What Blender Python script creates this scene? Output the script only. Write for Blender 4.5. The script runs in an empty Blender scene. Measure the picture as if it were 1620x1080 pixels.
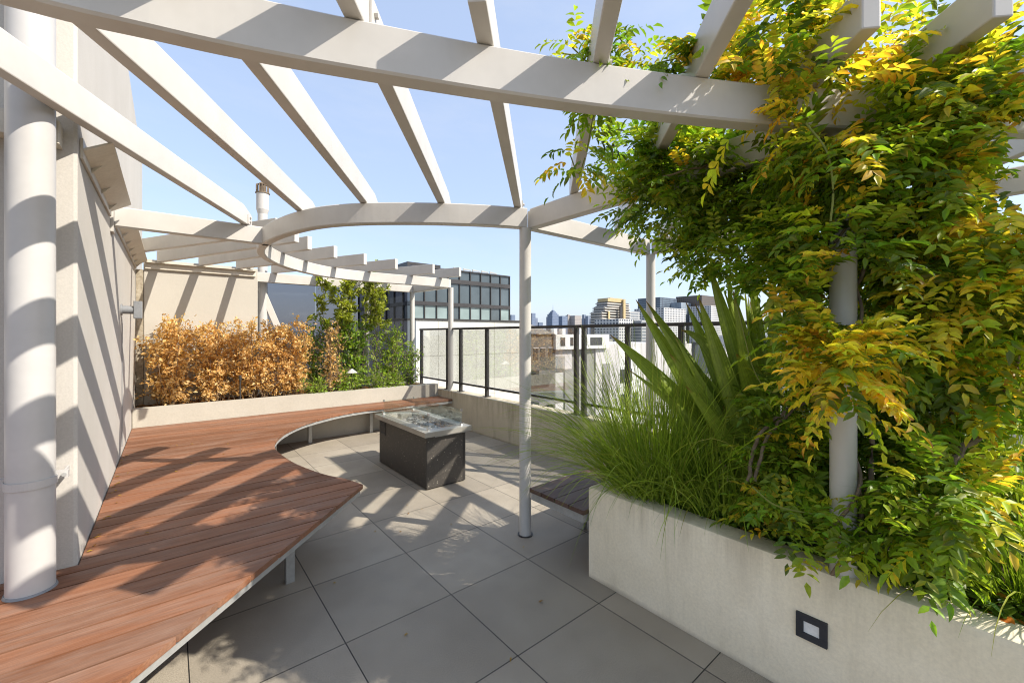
import bpy, math, random
import numpy as np
from mathutils import Vector, Matrix

SC = bpy.context.scene
COL = SC.collection
rng = np.random.default_rng(7)
random.seed(7)

# ------------------------------------------------------------------ camera geometry (metres, floor z = 0)
EYE = 1.515
YAW = math.atan(543 / 657.0)
SN, CS = math.sin(YAW), math.cos(YAW)
FPX, CX0, CY0 = 657.0, 810.0, 529.0

def ray(px, py):
    r = (px - CX0) / FPX
    d = (py - CY0) / FPX
    return (SN + CS * r, CS - SN * r, -d)
def at(px, py, depth):
    R = ray(px, py)
    return Vector((R[0] * depth, R[1] * depth, EYE + R[2] * depth))
def at_y(px, py, Y):
    R = ray(px, py); t = Y / R[1]
    return Vector((R[0] * t, Y, EYE + R[2] * t))
def at_z(px, py, z):
    R = ray(px, py); t = (z - EYE) / R[2]
    return Vector((R[0] * t, R[1] * t, z))

# ------------------------------------------------------------------ materials
def new_mat(name):
    m = bpy.data.materials.new(name); m.use_nodes = True
    nt = m.node_tree
    return m, nt, nt.nodes['Principled BSDF'], nt.nodes['Material Output']
def N(nt, t, **kw):
    n = nt.nodes.new(t)
    for k, v in kw.items():
        if k in n.inputs.keys() if hasattr(n.inputs, 'keys') else False:
            n.inputs[k].default_value = v
        else:
            setattr(n, k, v)
    return n
def ramp(nt, pts, interp='LINEAR'):
    r = nt.nodes.new('ShaderNodeValToRGB')
    cr = r.color_ramp; cr.interpolation = interp
    while len(cr.elements) < len(pts): cr.elements.new(0.5)
    for e, (p, c) in zip(cr.elements, pts):
        e.position = p
        e.color = (c, c, c, 1) if isinstance(c, (int, float)) else (*c, 1)
    return r
def coords(nt, scale=(1, 1, 1), which='Object'):
    tc = nt.nodes.new('ShaderNodeTexCoord'); mp = nt.nodes.new('ShaderNodeMapping')
    mp.inputs['Scale'].default_value = scale
    nt.links.new(tc.outputs[which], mp.inputs['Vector'])
    return mp.outputs['Vector']
def noise(nt, vec, scale, detail=6, rough=.6):
    n = nt.nodes.new('ShaderNodeTexNoise')
    n.inputs['Scale'].default_value = scale; n.inputs['Detail'].default_value = detail; n.inputs['Roughness'].default_value = rough
    nt.links.new(vec, n.inputs['Vector'])
    return n.outputs['Fac']
def mixc(nt, fac, a, b, mode='MIX'):
    m = nt.nodes.new('ShaderNodeMix'); m.data_type = 'RGBA'; m.blend_type = mode
    for sock, v in ((m.inputs[0], fac), (m.inputs[6], a), (m.inputs[7], b)):
        if isinstance(v, (int, float)): sock.default_value = v
        elif isinstance(v, tuple): sock.default_value = (*v, 1)
        else: nt.links.new(v, sock)
    return m.outputs[2]
def bump(nt, h, bsdf, strength=.2, dist=.01):
    b = nt.nodes.new('ShaderNodeBump'); b.inputs['Strength'].default_value = strength; b.inputs['Distance'].default_value = dist
    nt.links.new(h, b.inputs['Height']); nt.links.new(b.outputs['Normal'], bsdf.inputs['Normal'])
def math_n(nt, op, a, b=None):
    m = nt.nodes.new('ShaderNodeMath'); m.operation = op
    for i, v in enumerate((a, b)):
        if v is None: continue
        if isinstance(v, (int, float)): m.inputs[i].default_value = v
        else: nt.links.new(v, m.inputs[i])
    return m.outputs[0]

def mottled(name, ca, cb, scale=3, rough=.6, fine=60, bstr=.1, streak=0, streak_col=(.2, .18, .14), metallic=0, bdist=.004, spec=.4):
    m, nt, b, o = new_mat(name)
    v = coords(nt)
    n1 = noise(nt, v, scale, 8, .65)
    r1 = ramp(nt, [(.3, ca), (.7, cb)]); nt.links.new(n1, r1.inputs[0])
    col = r1.outputs[0]
    n2 = noise(nt, v, fine, 4, .7)
    r2 = ramp(nt, [(.3, .86), (.7, 1.0)]); nt.links.new(n2, r2.inputs[0])
    col = mixc(nt, 1.0, col, r2.outputs[0], 'MULTIPLY')
    if streak:
        vs = coords(nt, (3.2, 3.2, .5))
        n3 = noise(nt, vs, 2.2, 6, .7)
        r3 = ramp(nt, [(.52, 0.0), (.72, streak)]); nt.links.new(n3, r3.inputs[0])
        col = mixc(nt, r3.outputs[0], col, streak_col)
    nt.links.new(col, b.inputs['Base Color'])
    b.inputs['Roughness'].default_value = rough; b.inputs['Metallic'].default_value = metallic
    b.inputs['Specular IOR Level'].default_value = spec
    if bstr: bump(nt, n2, b, bstr, bdist)
    return m

M = {}
M['white_steel'] = mottled('white_painted_steel', (.53, .50, .45), (.56, .53, .48), 2.0, .38, 3, .03, .06, (.38, .33, .25), bdist=.002)
M['white_pipe'] = mottled('white_painted_pipe', (.50, .48, .45), (.53, .51, .48), 2.0, .35, 3, .02, .04, (.38, .35, .30), bdist=.002)
M['render'] = mottled('cream_render', (.49, .455, .40), (.55, .515, .46), 1.3, .8, 120, .18, .22, (.42, .38, .31))
M['render_warm'] = mottled('warm_cream_render', (.44, .405, .34), (.49, .455, .39), 1.1, .8, 110, .18, .08, (.48, .42, .32))
M['rough_concrete'] = mottled('rough_raw_concrete', (.22, .18, .12), (.48, .42, .32), 22, .9, 90, .5)
M['ledger'] = mottled('cream_ledger_paint', (.56, .50, .40), (.66, .61, .51), 4, .45, 40, .08, .25, (.34, .27, .18))
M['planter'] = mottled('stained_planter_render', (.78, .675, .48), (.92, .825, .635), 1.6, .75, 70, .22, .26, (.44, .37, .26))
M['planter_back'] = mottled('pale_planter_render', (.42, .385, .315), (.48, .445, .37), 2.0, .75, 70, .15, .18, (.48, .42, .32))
def drips(m, top, reach, col, amount):
    """rain drip stains running down from the top edge of a wall"""
    nt = m.node_tree; b = nt.nodes['Principled BSDF']
    old = b.inputs['Base Color'].links[0].from_socket
    tc = nt.nodes.new('ShaderNodeTexCoord'); sep = nt.nodes.new('ShaderNodeSeparateXYZ'); nt.links.new(tc.outputs['Object'], sep.inputs[0])
    n = noise(nt, coords(nt, (5.5, 5.5, .35)), 2.0, 7, .7)
    n2 = noise(nt, coords(nt, (1, 1, 1)), 1.4, 5, .6)
    depth = math_n(nt, 'MULTIPLY', math_n(nt, 'ADD', n2, -.18), reach * 2)
    g = nt.nodes.new('ShaderNodeMapRange'); g.clamp = True
    nt.links.new(math_n(nt, 'ADD', sep.outputs['Z'], math_n(nt, 'MULTIPLY', depth, 1.0)), g.inputs['Value'])
    g.inputs['From Min'].default_value = top - .06; g.inputs['From Max'].default_value = top + reach * .75
    r = ramp(nt, [(.40, 0.0), (.68, 1.0)]); nt.links.new(n, r.inputs[0])
    k = math_n(nt, 'MULTIPLY', math_n(nt, 'MULTIPLY', r.outputs[0], g.outputs[0]), amount)
    c1 = mixc(nt, k, old, col)
    base = nt.nodes.new('ShaderNodeMapRange'); base.clamp = True
    nt.links.new(math_n(nt, 'ADD', sep.outputs['Z'], math_n(nt, 'MULTIPLY', n2, -.10)), base.inputs['Value'])
    base.inputs['From Min'].default_value = -.02; base.inputs['From Max'].default_value = -.05
    base.inputs['To Min'].default_value = 0; base.inputs['To Max'].default_value = .55
    nt.links.new(mixc(nt, base.outputs[0], c1, tuple(x * .7 for x in col)), b.inputs['Base Color'])
M['parapet'] = mottled('streaked_parapet_render', (.52, .455, .335), (.64, .57, .43), 1.8, .8, 70, .2, .62, (.27, .235, .165))
M['galv'] = mottled('galvanised_steel', (.36, .355, .33), (.48, .475, .45), 14, .45, 60, .1, 0, metallic=.35)
M['dark_metal'] = mottled('dark_bronze_metal', (.028, .025, .023), (.045, .041, .037), 6, .42, 60, .05)
M['grey_metal'] = mottled('grey_powder_coat', (.20, .205, .21), (.25, .255, .26), 6, .45, 60, .05)
M['charcoal'] = mottled('charcoal_frame', (.022, .024, .03), (.035, .037, .045), 6, .5, 60, .05)
M['steel_top'] = mottled('brushed_steel_slab', (.42, .39, .33), (.56, .53, .46), 3, .34, 160, .12, 0, metallic=.55, bdist=.001)
M['chrome'] = mottled('bright_steel', (.75, .75, .74), (.85, .85, .84), 6, .16, 60, .0, 0, metallic=.9)
M['soil'] = mottled('bark_mulch_soil', (.035, .02, .012), (.16, .09, .045), 40, .95, 140, .9, bdist=.02)
M['lens'] = mottled('frosted_lamp_lens', (.72, .72, .70), (.80, .80, .78), 5, .3, 60, 0)
M['pebbles'] = mottled('grey_pebble', (.14, .13, .12), (.34, .32, .30), 18, .6, 90, .3)
M['bark'] = mottled('grey_brown_bark', (.12, .085, .055), (.26, .20, .14), 14, .9, 80, .5)
M['dry_twig'] = mottled('dry_twig_bark', (.16, .10, .055), (.30, .20, .11), 14, .9, 80, .4)
M['stem_green'] = mottled('green_stem', (.14, .17, .03), (.22, .24, .05), 14, .7, 80, .3)

drips(M['planter'], .56, .30, (.42, .35, .25), .5); drips(M['parapet'], .56, .30, (.22, .18, .11), .8)
# floor tiles: 600 mm square pavers, thin dark joints
def tile_mat():
    m, nt, b, o = new_mat('grey_stone_pavers')
    tc = nt.nodes.new('ShaderNodeTexCoord')
    sep = nt.nodes.new('ShaderNodeSeparateXYZ'); nt.links.new(tc.outputs['Object'], sep.inputs[0])
    ids, lines = [], []
    for ax, off in (('X', 1.27), ('Y', 2.094)):
        u = math_n(nt, 'DIVIDE', math_n(nt, 'SUBTRACT', sep.outputs[ax], off), .6)
        ids.append(math_n(nt, 'FLOOR', u))
        f = math_n(nt, 'FRACT', u)
        e = math_n(nt, 'MINIMUM', f, math_n(nt, 'SUBTRACT', 1.0, f))
        lines.append(math_n(nt, 'LESS_THAN', e, .0042))
    line = math_n(nt, 'MAXIMUM', lines[0], lines[1])
    cmb = nt.nodes.new('ShaderNodeCombineXYZ'); nt.links.new(ids[0], cmb.inputs[0]); nt.links.new(ids[1], cmb.inputs[1])
    wn = nt.nodes.new('ShaderNodeTexWhiteNoise'); wn.noise_dimensions = '3D'; nt.links.new(cmb.outputs[0], wn.inputs[0])
    v = coords(nt)
    n1 = noise(nt, v, 2.0, 6, .6)
    r1 = ramp(nt, [(.3, (.285, .245, .188)), (.7, (.37, .325, .255))]); nt.links.new(n1, r1.inputs[0])
    tint = ramp(nt, [(0, .82), (1, 1.08)]); nt.links.new(wn.outputs['Value'], tint.inputs[0])
    col = mixc(nt, 1.0, r1.outputs[0], tint.outputs[0], 'MULTIPLY')
    n2 = noise(nt, v, 170, 3, .8)
    sp = ramp(nt, [(.32, .62), (.5, 1.0), (.68, 1.28)]); nt.links.new(n2, sp.inputs[0])
    col = mixc(nt, 1.0, col, sp.outputs[0], 'MULTIPLY')
    n3 = noise(nt, v, 5.5, 8, .7)
    st = ramp(nt, [(.50, 0.0), (.78, .5)]); nt.links.new(n3, st.inputs[0])
    col = mixc(nt, st.outputs[0], col, (.22, .195, .16))
    col = mixc(nt, line, col, (.02, .018, .016))
    nt.links.new(col, b.inputs['Base Color'])
    b.inputs['Roughness'].default_value = .62; b.inputs['Specular IOR Level'].default_value = .35
    h = math_n(nt, 'SUBTRACT', n2, math_n(nt, 'MULTIPLY', line, 3.0))
    bump(nt, h, b, .25, .003)
    return m
M['tiles'] = tile_mat()

def wood_mat():
    m, nt, b, o = new_mat('red_brown_hardwood')
    at_ = nt.nodes.new('ShaderNodeAttribute'); at_.attribute_name = 'tint'
    sepc = nt.nodes.new('ShaderNodeSeparateColor'); nt.links.new(at_.outputs['Color'], sepc.inputs[0])
    tc = nt.nodes.new('ShaderNodeTexCoord'); mp = nt.nodes.new('ShaderNodeMapping')
    mp.inputs['Scale'].default_value = (.9, 34, 34)
    add = nt.nodes.new('ShaderNodeVectorMath'); add.operation = 'ADD'
    cmb = nt.nodes.new('ShaderNodeCombineXYZ')
    nt.links.new(math_n(nt, 'MULTIPLY', sepc.outputs[1], 37.0), cmb.inputs[0])
    nt.links.new(math_n(nt, 'MULTIPLY', sepc.outputs[1], 11.0), cmb.inputs[2])
    nt.links.new(tc.outputs['Object'], add.inputs[0]); nt.links.new(cmb.outputs[0], add.inputs[1])
    nt.links.new(add.outputs[0], mp.inputs['Vector'])
    g = noise(nt, mp.outputs[0], 1.5, 9, .68)
    r = ramp(nt, [(.22, (.145, .056, .028)), (.5, (.235, .098, .047)), (.78, (.30, .138, .072))]); nt.links.new(g, r.inputs[0])
    br = ramp(nt, [(0, .72), (1, 1.14)]); nt.links.new(sepc.outputs[0], br.inputs[0])
    col = mixc(nt, 1.0, r.outputs[0], br.outputs[0], 'MULTIPLY')
    v = coords(nt, (1.1, 5, 5))
    w = noise(nt, v, 2.0, 6, .65)
    wr = ramp(nt, [(.45, 0.0), (.74, .62)]); nt.links.new(w, wr.inputs[0])
    col = mixc(nt, wr.outputs[0], col, (.28, .19, .14))
    fn = noise(nt, coords(nt, (6, 150, 150)), 1.0, 3, .7)
    fr = ramp(nt, [(.3, .78), (.7, 1.1)]); nt.links.new(fn, fr.inputs[0])
    col = mixc(nt, 1.0, col, fr.outputs[0], 'MULTIPLY')
    nt.links.new(col, b.inputs['Base Color'])
    b.inputs['Roughness'].default_value = .55; b.inputs['Specular IOR Level'].default_value = .35
    bump(nt, fn, b, .25, .003)
    return m
M['wood'] = wood_mat()
M['wood_shaded'] = wood_mat(); M['wood_shaded'].name = 'shaded_brown_hardwood'  # browner copy of the deck wood, the bench's shade put into its colour
for n_ in M['wood_shaded'].node_tree.nodes:
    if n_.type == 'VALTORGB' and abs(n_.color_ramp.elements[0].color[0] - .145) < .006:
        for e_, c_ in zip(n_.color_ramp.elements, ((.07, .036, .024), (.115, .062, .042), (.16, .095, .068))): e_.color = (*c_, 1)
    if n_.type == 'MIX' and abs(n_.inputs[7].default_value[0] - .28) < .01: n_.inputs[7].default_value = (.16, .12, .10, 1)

def terrazzo_mat():
    m, nt, b, o = new_mat('dark_speckled_stone')
    v = coords(nt)
    vo = nt.nodes.new('ShaderNodeTexVoronoi'); vo.inputs['Scale'].default_value = 75; nt.links.new(v, vo.inputs['Vector'])
    sepc = nt.nodes.new('ShaderNodeSeparateColor'); nt.links.new(vo.outputs['Color'], sepc.inputs[0])
    keep = math_n(nt, 'GREATER_THAN', sepc.outputs[0], .66)
    close = math_n(nt, 'LESS_THAN', vo.outputs['Distance'], math_n(nt, 'MULTIPLY', sepc.outputs[1], .34))
    chip = math_n(nt, 'MULTIPLY', keep, close)
    n1 = noise(nt, v, 60, 6, .7)
    r = ramp(nt, [(.3, (.030, .026, .022)), (.7, (.078, .068, .057))]); nt.links.new(n1, r.inputs[0])
    cc = ramp(nt, [(0, (.20, .17, .13)), (1, (.55, .50, .42))]); nt.links.new(sepc.outputs[2], cc.inputs[0])
    col = mixc(nt, chip, r.outputs[0], cc.outputs[0])
    nt.links.new(col, b.inputs['Base Color']); b.inputs['Roughness'].default_value = .5
    bump(nt, n1, b, .2, .003)
    return m
M['terrazzo'] = terrazzo_mat()

def clear_glass(name, tint, refl_mul=1.0, ior=1.45):
    m, nt, b, o = new_mat(name)
    nt.nodes.remove(b)
    tr = nt.nodes.new('ShaderNodeBsdfTransparent'); tr.inputs[0].default_value = (*tint, 1)
    gl = nt.nodes.new('ShaderNodeBsdfGlossy'); gl.inputs['Roughness'].default_value = .01; gl.inputs['Color'].default_value = (.9, .95, .95, 1)
    fr = nt.nodes.new('ShaderNodeFresnel'); fr.inputs[0].default_value = ior
    mx = nt.nodes.new('ShaderNodeMixShader')
    nt.links.new(math_n(nt, 'MULTIPLY', fr.outputs[0], refl_mul), mx.inputs[0])
    nt.links.new(tr.outputs[0], mx.inputs[1]); nt.links.new(gl.outputs[0], mx.inputs[2])
    nt.links.new(mx.outputs[0], o.inputs['Surface'])
    return m
M['glass'] = clear_glass('clear_glass', (.93, .935, .925), .5)
M['guard_glass'] = clear_glass('guard_glass', (.95, .965, .955), .45)
M['tint_glass'] = clear_glass('grey_tinted_glass', (.50, .49, .51), .35)

def facade_glass(name, col, rough=.06, metallic=.0, spec=.9):
    m, nt, b, o = new_mat(name)
    v = coords(nt)
    n1 = noise(nt, v, .35, 3, .5)
    r = ramp(nt, [(.3, tuple(c * .75 for c in col)), (.7, tuple(min(1, c * 1.25) for c in col))]); nt.links.new(n1, r.inputs[0])
    nt.links.new(r.outputs[0], b.inputs['Base Color'])
    b.inputs['Roughness'].default_value = rough; b.inputs['Metallic'].default_value = metallic
    b.inputs['Specular IOR Level'].default_value = spec
    return m
M['facade_glass'] = facade_glass('dark_facade_glass', (.07, .092, .105), .08, 0, .5)
M['facade_glass_purple'] = facade_glass('violet_grey_facade_glass', (.15, .16, .19), .1, 0, .4)
M['curtain'] = facade_glass('sheer_curtain_behind_glass', (.22, .28, .27), .15, 0, .4)
M['spandrel'] = mottled('dark_spandrel', (.03, .028, .028), (.05, .046, .045), .5, .4, 8, 0)
M['pale_panel'] = mottled('pale_concrete_panel', (.62, .585, .51), (.72, .685, .61), .9, .8, 1.2, .0, .12, (.5, .46, .38))
M['pale_joint'] = mottled('panel_joint', (.42, .39, .33), (.5, .46, .39), 2, .8, 30, 0)
M['white_wall'] = mottled('white_render_far', (.70, .69, .66), (.77, .76, .73), .4, .8, 8, 0)
M['lilac_wall'] = mottled('pale_lilac_render', (.56, .53, .52), (.62, .59, .58), .4, .8, 8, 0)
M['grey_panel'] = mottled('mid_grey_cladding', (.24, .235, .22), (.31, .30, .28), .6, .7, 8, 0)
M['brown_panel'] = mottled('brown_grey_brickwork', (.09, .085, .078), (.17, .162, .15), 1.0, .8, .8, 0)
M['dark_void'] = mottled('dark_glazing_far', (.035, .04, .045), (.07, .075, .08), .6, .2, 8, 0)
M['roof_grey'] = mottled('grey_metal_roof', (.16, .15, .14), (.24, .23, .21), .6, .6, 8, 0)

def tower_mat(name, wall, glass, sx, sz, fx=.55, fz=.55, rough=.4):
    """distant facade: rows of glazing between floor bands, in metres"""
    m, nt, b, o = new_mat(name)
    tc = nt.nodes.new('ShaderNodeTexCoord'); sep = nt.nodes.new('ShaderNodeSeparateXYZ'); nt.links.new(tc.outputs['Object'], sep.inputs[0])
    h = math_n(nt, 'ADD', sep.outputs['X'], sep.outputs['Y'])
    u = math_n(nt, 'LESS_THAN', math_n(nt, 'FRACT', math_n(nt, 'DIVIDE', h, sx)), fx)
    w = math_n(nt, 'LESS_THAN', math_n(nt, 'FRACT', math_n(nt, 'DIVIDE', sep.outputs['Z'], sz)), fz)
    k = math_n(nt, 'MULTIPLY', u, w)
    n1 = noise(nt, coords(nt), .06, 4, .6)
    r = ramp(nt, [(.35, tuple(c * .6 for c in glass)), (.65, tuple(c * 1.3 for c in glass))]); nt.links.new(n1, r.inputs[0])
    nt.links.new(mixc(nt, k, wall, r.outputs[0]), b.inputs['Base Color'])
    b.inputs['Roughness'].default_value = rough
    return m

def leaf_mat(name, rough=.42, trans=.35, spec=.45, boost=1.5):
    m, nt, b, o = new_mat(name)
    a = nt.nodes.new('ShaderNodeAttribute'); a.attribute_name = 'tint'
    n1 = noise(nt, coords(nt), 55, 4, .6)
    r = ramp(nt, [(.3, .82), (.7, 1.12)]); nt.links.new(n1, r.inputs[0])
    col = mixc(nt, 1.0, a.outputs['Color'], r.outputs[0], 'MULTIPLY')
    nt.links.new(col, b.inputs['Base Color'])
    b.inputs['Roughness'].default_value = rough; b.inputs['Specular IOR Level'].default_value = spec
    t = nt.nodes.new('ShaderNodeBsdfTranslucent')
    nt.links.new(mixc(nt, 1.0, col, (boost, boost, boost * .55), 'MULTIPLY'), t.inputs['Color'])
    mx = nt.nodes.new('ShaderNodeMixShader'); mx.inputs[0].default_value = trans
    nt.links.new(b.outputs[0], mx.inputs[1]); nt.links.new(t.outputs[0], mx.inputs[2])
    nt.links.new(mx.outputs[0], o.inputs['Surface'])
    return m
M['leaf'] = leaf_mat('vine_leaf', .46, .48, .45, 1.75)
M['leaf_dry'] = leaf_mat('dry_leaf', .75, .42, .15, 1.35)
M['blade'] = leaf_mat('grass_blade', .5, .3, .3)
M['sword'] = leaf_mat('sword_leaf', .38, .2, .5)

# ------------------------------------------------------------------ object helpers
def tag(o, label=None, cat=None, group=None, kind=None):
    if label: o['label'] = label
    if cat: o['category'] = cat
    if group: o['group'] = group
    if kind: o['kind'] = kind
    return o
def thing(name, loc, label, cat, group=None):
    e = bpy.data.objects.new(name, None); COL.objects.link(e)
    e.location = loc; e.empty_display_size = .1
    return tag(e, label, cat, group)

class MB:
    def __init__(s): s.v = []; s.f = []; s.c = []
    def add(s, vs, fs, c=None):
        n = len(s.v); s.v += [tuple(p) for p in vs]; s.f += [tuple(i + n for i in f) for f in fs]
        s.c += [c] * len(vs)
        return s
    def box(s, x0, x1, y0, y1, z0, z1, c=None, ch=0.0):
        if ch:
            return s.prism([(x0 + ch, y0), (x1 - ch, y0), (x1, y0 + ch), (x1, y1 - ch), (x1 - ch, y1), (x0 + ch, y1), (x0, y1 - ch), (x0, y0 + ch)], z0, z1, c)
        return s.add([(x0, y0, z0), (x1, y0, z0), (x1, y1, z0), (x0, y1, z0), (x0, y0, z1), (x1, y0, z1), (x1, y1, z1), (x0, y1, z1)],
                     [(0, 3, 2, 1), (4, 5, 6, 7), (0, 1, 5, 4), (1, 2, 6, 5), (2, 3, 7, 6), (3, 0, 4, 7)], c)
    def prism(s, poly, z0, z1, c=None):
        n = len(poly)
        vs = [(x, y, z0) for x, y in poly] + [(x, y, z1) for x, y in poly]
        fs = [tuple(range(n - 1, -1, -1)), tuple(range(n, 2 * n))] + [(i, (i + 1) % n, n + (i + 1) % n, n + i) for i in range(n)]
        return s.add(vs, fs, c)
    def sweep(s, path, sect, up=(0, 0, 1), caps=True, c=None, scales=None):
        """sect: list of (side, up) offsets; path: list of 3d points"""
        P = [Vector(p) for p in path]; n = len(sect); vs = []
        U0 = Vector(up)
        for i, p in enumerate(P):
            a = P[max(i - 1, 0)]; b = P[min(i + 1, len(P) - 1)]
            t = (b - a).normalized()
            side = t.cross(U0)
            if side.length < 1e-4: side = t.cross(Vector((1, 0, 0)))
            side.normalize(); u = side.cross(t).normalized()
            k = 1.0
            if 0 < i < len(P) - 1:
                t1 = (P[i] - P[i - 1]).normalized(); k = 1 / max(.5, t1.dot(t))
            sc = scales[i] if scales else 1
            vs += [p + side * (q[0] * k * sc) + u * (q[1] * sc) for q in sect]
        fs = []
        for i in range(len(P) - 1):
            for j in range(n):
                k = (j + 1) % n
                fs.append((i * n + j, (i + 1) * n + j, (i + 1) * n + k, i * n + k))
        if caps:
            fs.append(tuple(range(n))); m = (len(P) - 1) * n; fs.append(tuple(m + j for j in range(n - 1, -1, -1)))
        return s.add(vs, fs, c)
    def tube(s, path, r, n=8, scales=None, c=None):
        return s.sweep(path, [(r * math.cos(2 * math.pi * k / n), r * math.sin(2 * math.pi * k / n)) for k in range(n)], scales=scales, c=c)
    def cyl(s, x, y, z0, z1, r, n=24, r2=None, c=None):
        r2 = r if r2 is None else r2
        vs = [(x + r * math.cos(2 * math.pi * k / n), y + r * math.sin(2 * math.pi * k / n), z0) for k in range(n)]
        vs += [(x + r2 * math.cos(2 * math.pi * k / n), y + r2 * math.sin(2 * math.pi * k / n), z1) for k in range(n)]
        return s.add(vs, [tuple(range(n - 1, -1, -1)), tuple(range(n, 2 * n))] + [(i, (i + 1) % n, n + (i + 1) % n, n + i) for i in range(n)], c)
    def build(s, name, mat, parent=None, smooth=False, wmat=None):
        me = bpy.data.meshes.new(name)
        off = Vector(parent_world(parent))
        me.from_pydata([tuple(Vector(p) - off) for p in s.v], [], s.f)
        me.update()
        if any(c is not None for c in s.c):
            a = me.color_attributes.new('tint', 'FLOAT_COLOR', 'POINT')
            a.data.foreach_set('color', np.array([(*(c or (1, 1, 1)), 1) for c in s.c], dtype=np.float32).ravel())
        me.materials.append(mat)
        import bmesh
        bm = bmesh.new(); bm.from_mesh(me); bmesh.ops.recalc_face_normals(bm, faces=bm.faces); bm.to_mesh(me); bm.free()
        if smooth:
            me.polygons.foreach_set('use_smooth', [True] * len(me.polygons))
            try: me.set_sharp_from_angle(angle=math.radians(38))
            except Exception: pass
        o = bpy.data.objects.new(name, me); COL.objects.link(o)
        if parent: o.parent = parent
        return o
def parent_world(p):
    v = Vector((0, 0, 0))
    while p is not None:
        v += p.location; p = p.parent
    return v
def np_mesh(name, V, T, C, mat, parent=None, smooth=True):
    """V (n,3) world coords, T (m,3) triangles, C (n,3) colours"""
    off = np.array(parent_world(parent), dtype=np.float32)
    V = (V - off).astype(np.float32)
    me = bpy.data.meshes.new(name)
    me.vertices.add(len(V)); me.vertices.foreach_set('co', V.ravel())
    me.loops.add(len(T) * 3); me.loops.foreach_set('vertex_index', T.astype(np.int32).ravel())
    me.polygons.add(len(T)); me.polygons.foreach_set('loop_start', np.arange(0, len(T) * 3, 3, dtype=np.int32))
    me.update(calc_edges=True); me.validate()
    if smooth: me.polygons.foreach_set('use_smooth', np.ones(len(me.polygons), dtype=bool))
    a = me.color_attributes.new('tint', 'FLOAT_COLOR', 'POINT')
    a.data.foreach_set('color', np.concatenate([C, np.ones((len(C), 1))], 1).astype(np.float32).ravel())
    me.materials.append(mat)
    o = bpy.data.objects.new(name, me); COL.objects.link(o)
    if parent: o.parent = parent
    return o
def catmull(pts, n=8):
    P = [Vector((*p, 0)) if len(p) == 2 else Vector(p) for p in pts]
    P = [P[0] * 2 - P[1]] + P + [P[-1] * 2 - P[-2]]
    out = []
    for i in range(1, len(P) - 2):
        a, b, c, d = P[i - 1], P[i], P[i + 1], P[i + 2]
        for k in range(n):
            t = k / n
            out.append(.5 * ((2 * b) + (c - a) * t + (2 * a - 5 * b + 4 * c - d) * t * t + (3 * b - a - 3 * c + d) * t ** 3))
    out.append(P[-2])
    return out
def rsect(w, h, ch=.007):
    """chamfered rectangular section w wide, h high, bottom at 0"""
    a = w / 2
    return [(-a + ch, 0), (a - ch, 0), (a, ch), (a, h - ch), (a - ch, h), (-a + ch, h), (-a, h - ch), (-a, ch)]

# ------------------------------------------------------------------ terrace floor, ground
fl = MB().box(-2.6, 3.66, -3.2, 7.9, -.3, 0).build('terrace_floor', M['tiles']); tag(fl, kind='structure')
m_ground = mottled('city_ground', (.07, .075, .055), (.17, .16, .14), .02, .9, .4, 0)
g = MB().add([(-6000, -6000, -24), (9000, -6000, -24), (9000, 9000, -24), (-6000, 9000, -24)], [(0, 1, 2, 3)]).build('ground', m_ground); tag(g, kind='structure')

# ------------------------------------------------------------------ left building wall
WX = -.33
lw = thing('building_wall', (WX, 2.8, 0), 'tall cream rendered wall along the left edge of the timber deck', 'wall')
MB().box(-3.2, WX, 2.79, 9.0, -.3, 4.32, ch=.012).build('wall', M['render'], lw)
# steel ledger channel: web on the wall, top flange out over it, small gussets
def ledger_y(y0, y1, x, d):
    b = MB()
    b.box(x + .002, x + .012, y0, y1, 2.362, 2.46)
    b.add([(x + .0125, y0, 2.40), (x + .118, y0, 2.468), (x + .118, y0, 2.476), (x + .0125, y0, 2.412), (x + .0125, y1, 2.40), (x + .118, y1, 2.468), (x + .118, y1, 2.476), (x + .0125, y1, 2.412)], [(0, 1, 2, 3), (7, 6, 5, 4), (0, 4, 5, 1), (1, 5, 6, 2), (2, 6, 7, 3), (3, 7, 4, 0)])
    y = y0 + .28
    while y < y1:
        b.add([(x + .0125, y, 2.3995), (x + .055, y, 2.425), (x + .0125, y, 2.375), (x + .0125, y + .005, 2.3995), (x + .055, y + .005, 2.425), (x + .0125, y + .005, 2.375)],
              [(0, 1, 2), (5, 4, 3), (0, 3, 4, 1), (1, 4, 5, 2), (2, 5, 3, 0)])
        y += .42
    return b
ledger_y(2.86, 4.14, WX, 1).build('ledger', M['ledger'], lw)
ledger_y(4.34, 7.16, WX, 1).build('ledger', M['ledger'], lw)
MB().box(-3.0, -.375, 2.70, 2.788, 2.362, 2.462, ch=.004).build('ledger', M['ledger'], lw)
MB().box(WX + .001, WX + .006, 5.16, 5.168, .5, 1.62).build('conduit', M['grey_metal'], lw)

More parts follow.
